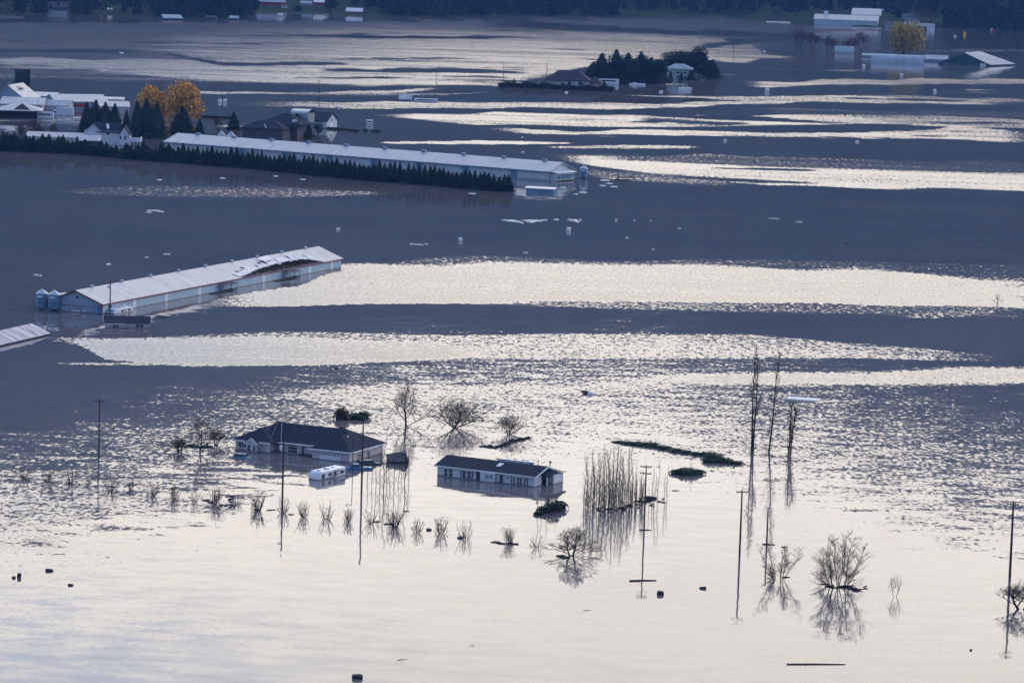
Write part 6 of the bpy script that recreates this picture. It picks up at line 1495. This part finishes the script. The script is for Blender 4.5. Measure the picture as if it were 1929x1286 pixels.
def wood():
    q = random.Random(9); m = MB(); k = 0
    for i in range(5200):
        px = q.uniform(-350, 2300); x0, y0 = G(px, 30).x, G(px, 30).y
        ys = bank_z(x0, y0)[1]; y = ys + 15 + 900 * q.random() ** 1.8; x = x0 * y / y0; z, ys = bank_z(x, y)
        if y > 4690 or y < ys + 12: continue
        # clearings round the houses and the meadow
        cx = P((x, y, z))[0]; dy = y - ys
        if 470 < cx < 660 and dy < 420: continue
        if 0 < cx < 290 and dy < 160 and q.random() < .8: continue
        if 640 < cx < 720 and dy < 130: continue
        if 1160 < cx < 1300 and dy < 110: continue
        if 1300 < cx < 1520 and dy < 60: continue
        if 1520 < cx < 1780 and dy < 260: continue
        h = q.uniform(13, 26); con = q.random() < .45; rr_ = h * (.20 if con else .34)
        if con: m.lathe([(rr_, z + 1), (rr_ * .6, z + h * .5), (.1, z + h)], 5, (x, y))
        n = 26
        for j in range(n):
            t = q.random(); a = q.uniform(0, 6.283)
            r2 = rr_ * (1 - t) * 1.15 if con else rr_ * math.sin(math.pi * (.15 + .8 * t)) * q.uniform(.6, 1.1)
            m.leaf((x + math.cos(a) * r2, y + math.sin(a) * r2, z + h * (.12 + .88 * t)), h * .17 * q.uniform(.6, 1.3), q, .9)
    o = m.build('wood', MT['forest']); o['kind'] = 'stuff'; tag(o, 'dark far-off wood covering the foot of the hills', 'wood')
wood()
def bank_gb(name, label, px, py, wpx, hpx, rpx, yaw=-8, D=12, wall='wall_white', roof='white_roof', cat='house', turn=False):
    """building on the far bank whose front foot shows at px,py: walks the ray to the bank surface"""
    d = CM @ Vector(((px - PW / 2) / FPX, -(py - PH / 2) / FPX, -1.0)); y = 3000.
    while y < 4600:
        t = y / d.y; x, z = d.x * t, CH + d.z * t
        if y > 2500 and z <= max(bank_z(x, y)[0], 0): break
        y += 5
    s = FPX / y; r = gable_building(name, label, cat, (x, y, z), R(yaw), wpx / s, D, hpx / s, rpx / s, wall, roof, .6, zb=-4, turn=turn)
    return r, s
bank_gb('bank_house', 'large dim house above a white garage on the far left bank', 86, 22, 42, 9, 18, -4, 14, 'shingle_grey', 'shingle_grey')
r, s = bank_gb('bank_garage', 'white garage front under the large dim house', 88, 26, 36, 5.5, 7.5, -4, 10, 'wall_white', 'shingle_grey', 'garage'); 
bank_gb('red_house', 'small red building with white roof at the top left', 165, 8, 24, 6, 9, -4, 10, 'red_paint', 'foam'); bank_gb('white_hut', 'tiny white hut on the far left bank', 203, 20, 7, 3, 4.5, 0, 5, 'wall_white', 'foam', 'hut')
bank_gb('boat_house', 'blue-white boathouse with a pitched roof at the far waterline', 309, 38, 36, 4, 10, 24, 14, 'shingle_grey', 'wall_blue', 'shed')
bank_gb('shore_house', 'dim pale house at the shore right of the boathouse', 388, 38, 18, 5, 8, -4, 8, 'shingle_grey', 'shingle_grey'); bank_gb('shore_house', 'second dim pale house at the far shore, farther right', 432, 39, 16, 5, 9, -4, 8, 'shingle_grey', 'wall_blue')
bank_gb('white_roof_house', 'bright white roof among trees at the top edge', 425, 6, 26, 3, 6, -2, 8, 'shingle_grey', 'foam')
bank_gb('red_barn', 'long red and blue-roofed barn on the green meadow at the top', 484, 9, 52, 6, 12, -2, 14, 'red_paint', 'wall_blue', 'barn'); bank_gb('blue_house', 'small blue-grey house on the green meadow', 566, 11, 20, 5, 9, -4, 9, 'wall_blue', 'wall_blue'); bank_gb('red_barn', 'red gabled barn with a white roof slope at the top edge', 592, 10, 28, 6, 14, 12, 16, 'red_paint', 'foam', 'barn')
bank_gb('meadow_hut', 'tiny pale hut in the middle of the green meadow', 530, 15, 10, 4, 6, 0, 6, 'foam', 'brick', 'hut'); bank_gb('white_van_hut', 'tiny white box at the meadow waterline', 524, 31, 8, 4, 5, 0, 4, 'foam', 'foam', 'hut')
bank_gb('red_shed', 'small bright red shed with a white roof by the water', 652, 26, 30, 5, 11, -3, 10, 'red_paint', 'foam', 'shed')
for x, y, w_, h in [(12, 35, 14, 6), (28, 35, 14, 5), (0, 33, 8, 5)]: bank_gb('moored_boat', {12: 'pale moored boat at the far left shore, middle one', 28: 'pale moored boat at the far left shore, right one', 0: 'pale moored boat at the extreme left shore'}[x], x, y, w_, h * .4, h * .7, 0, 5, 'wall_blue', 'shingle_grey', 'boat')
bank_gb('hill_house', 'dim house on the slope at the top right', 1845, 22, 34, 8, 16, -6, 14, 'shingle_grey', 'wall_blue'); bank_gb('grey_roof_house', 'dim grey roof beside the distant crossarm pole', 1700, 36, 22, 6, 10, -4, 10, 'wall_blue', 'shingle_grey')
bank_gb('pale_wall', 'thin pale wall on the bank left of the long white barn', 1444, 43, 44, 2.2, 2.6, -6, 2, 'foam', 'foam', 'wall')
for x, y, h, w_, lab, mt in [(476, 28, 34, 30, 'dark tree at the left edge of the meadow', 'forest'), (622, 26, 30, 30, 'dark blue-green tree beside the red gabled barn', 'conifer'), (560, 24, 12, 16, 'small bush on the meadow', 'forest'), (1800, 60, 40, 56, 'big dark tree right of the white villa', 'forest'), (1690, 46, 34, 36, 'dark tree behind the villa', 'forest'), (1890, 62, 44, 70, 'broad dark tree at the far right bank', 'forest')]:
    crown_tree(x, y, h, w_, lab, mt, x, 700, 3.2, 0, 'bank_tree', .6, 7, .1)

# ------------------------------------------------------------------ haze
def build_haze():
    x0, x1, y0, y1, z0, z1 = -14000, 14000, -500, 9500, -6, 1300
    me = bpy.data.meshes.new('haze')
    v = [(x0, y0, z0), (x1, y0, z0), (x1, y1, z0), (x0, y1, z0), (x0, y0, z1), (x1, y0, z1), (x1, y1, z1), (x0, y1, z1)]
    me.from_pydata(v, [], [(3, 2, 1, 0), (4, 5, 6, 7), (0, 1, 5, 4), (1, 2, 6, 5), (2, 3, 7, 6), (3, 0, 4, 7)]); me.update()
    m = bpy.data.materials.new('haze_air'); m.use_nodes = True; n = m.node_tree; n.nodes.clear()
    o_ = n.nodes.new('ShaderNodeOutputMaterial'); pv = n.nodes.new('ShaderNodeVolumePrincipled')
    pv.inputs['Color'].default_value = (.20, .44, 1.0, 1); pv.inputs['Density'].default_value = 0.000042
    pv.inputs['Anisotropy'].default_value = 0.0
    n.links.new(pv.outputs[0], o_.inputs['Volume'])
    me.materials.append(m)
    o = bpy.data.objects.new('haze', me); C.objects.link(o); o['kind'] = 'stuff'
build_haze()
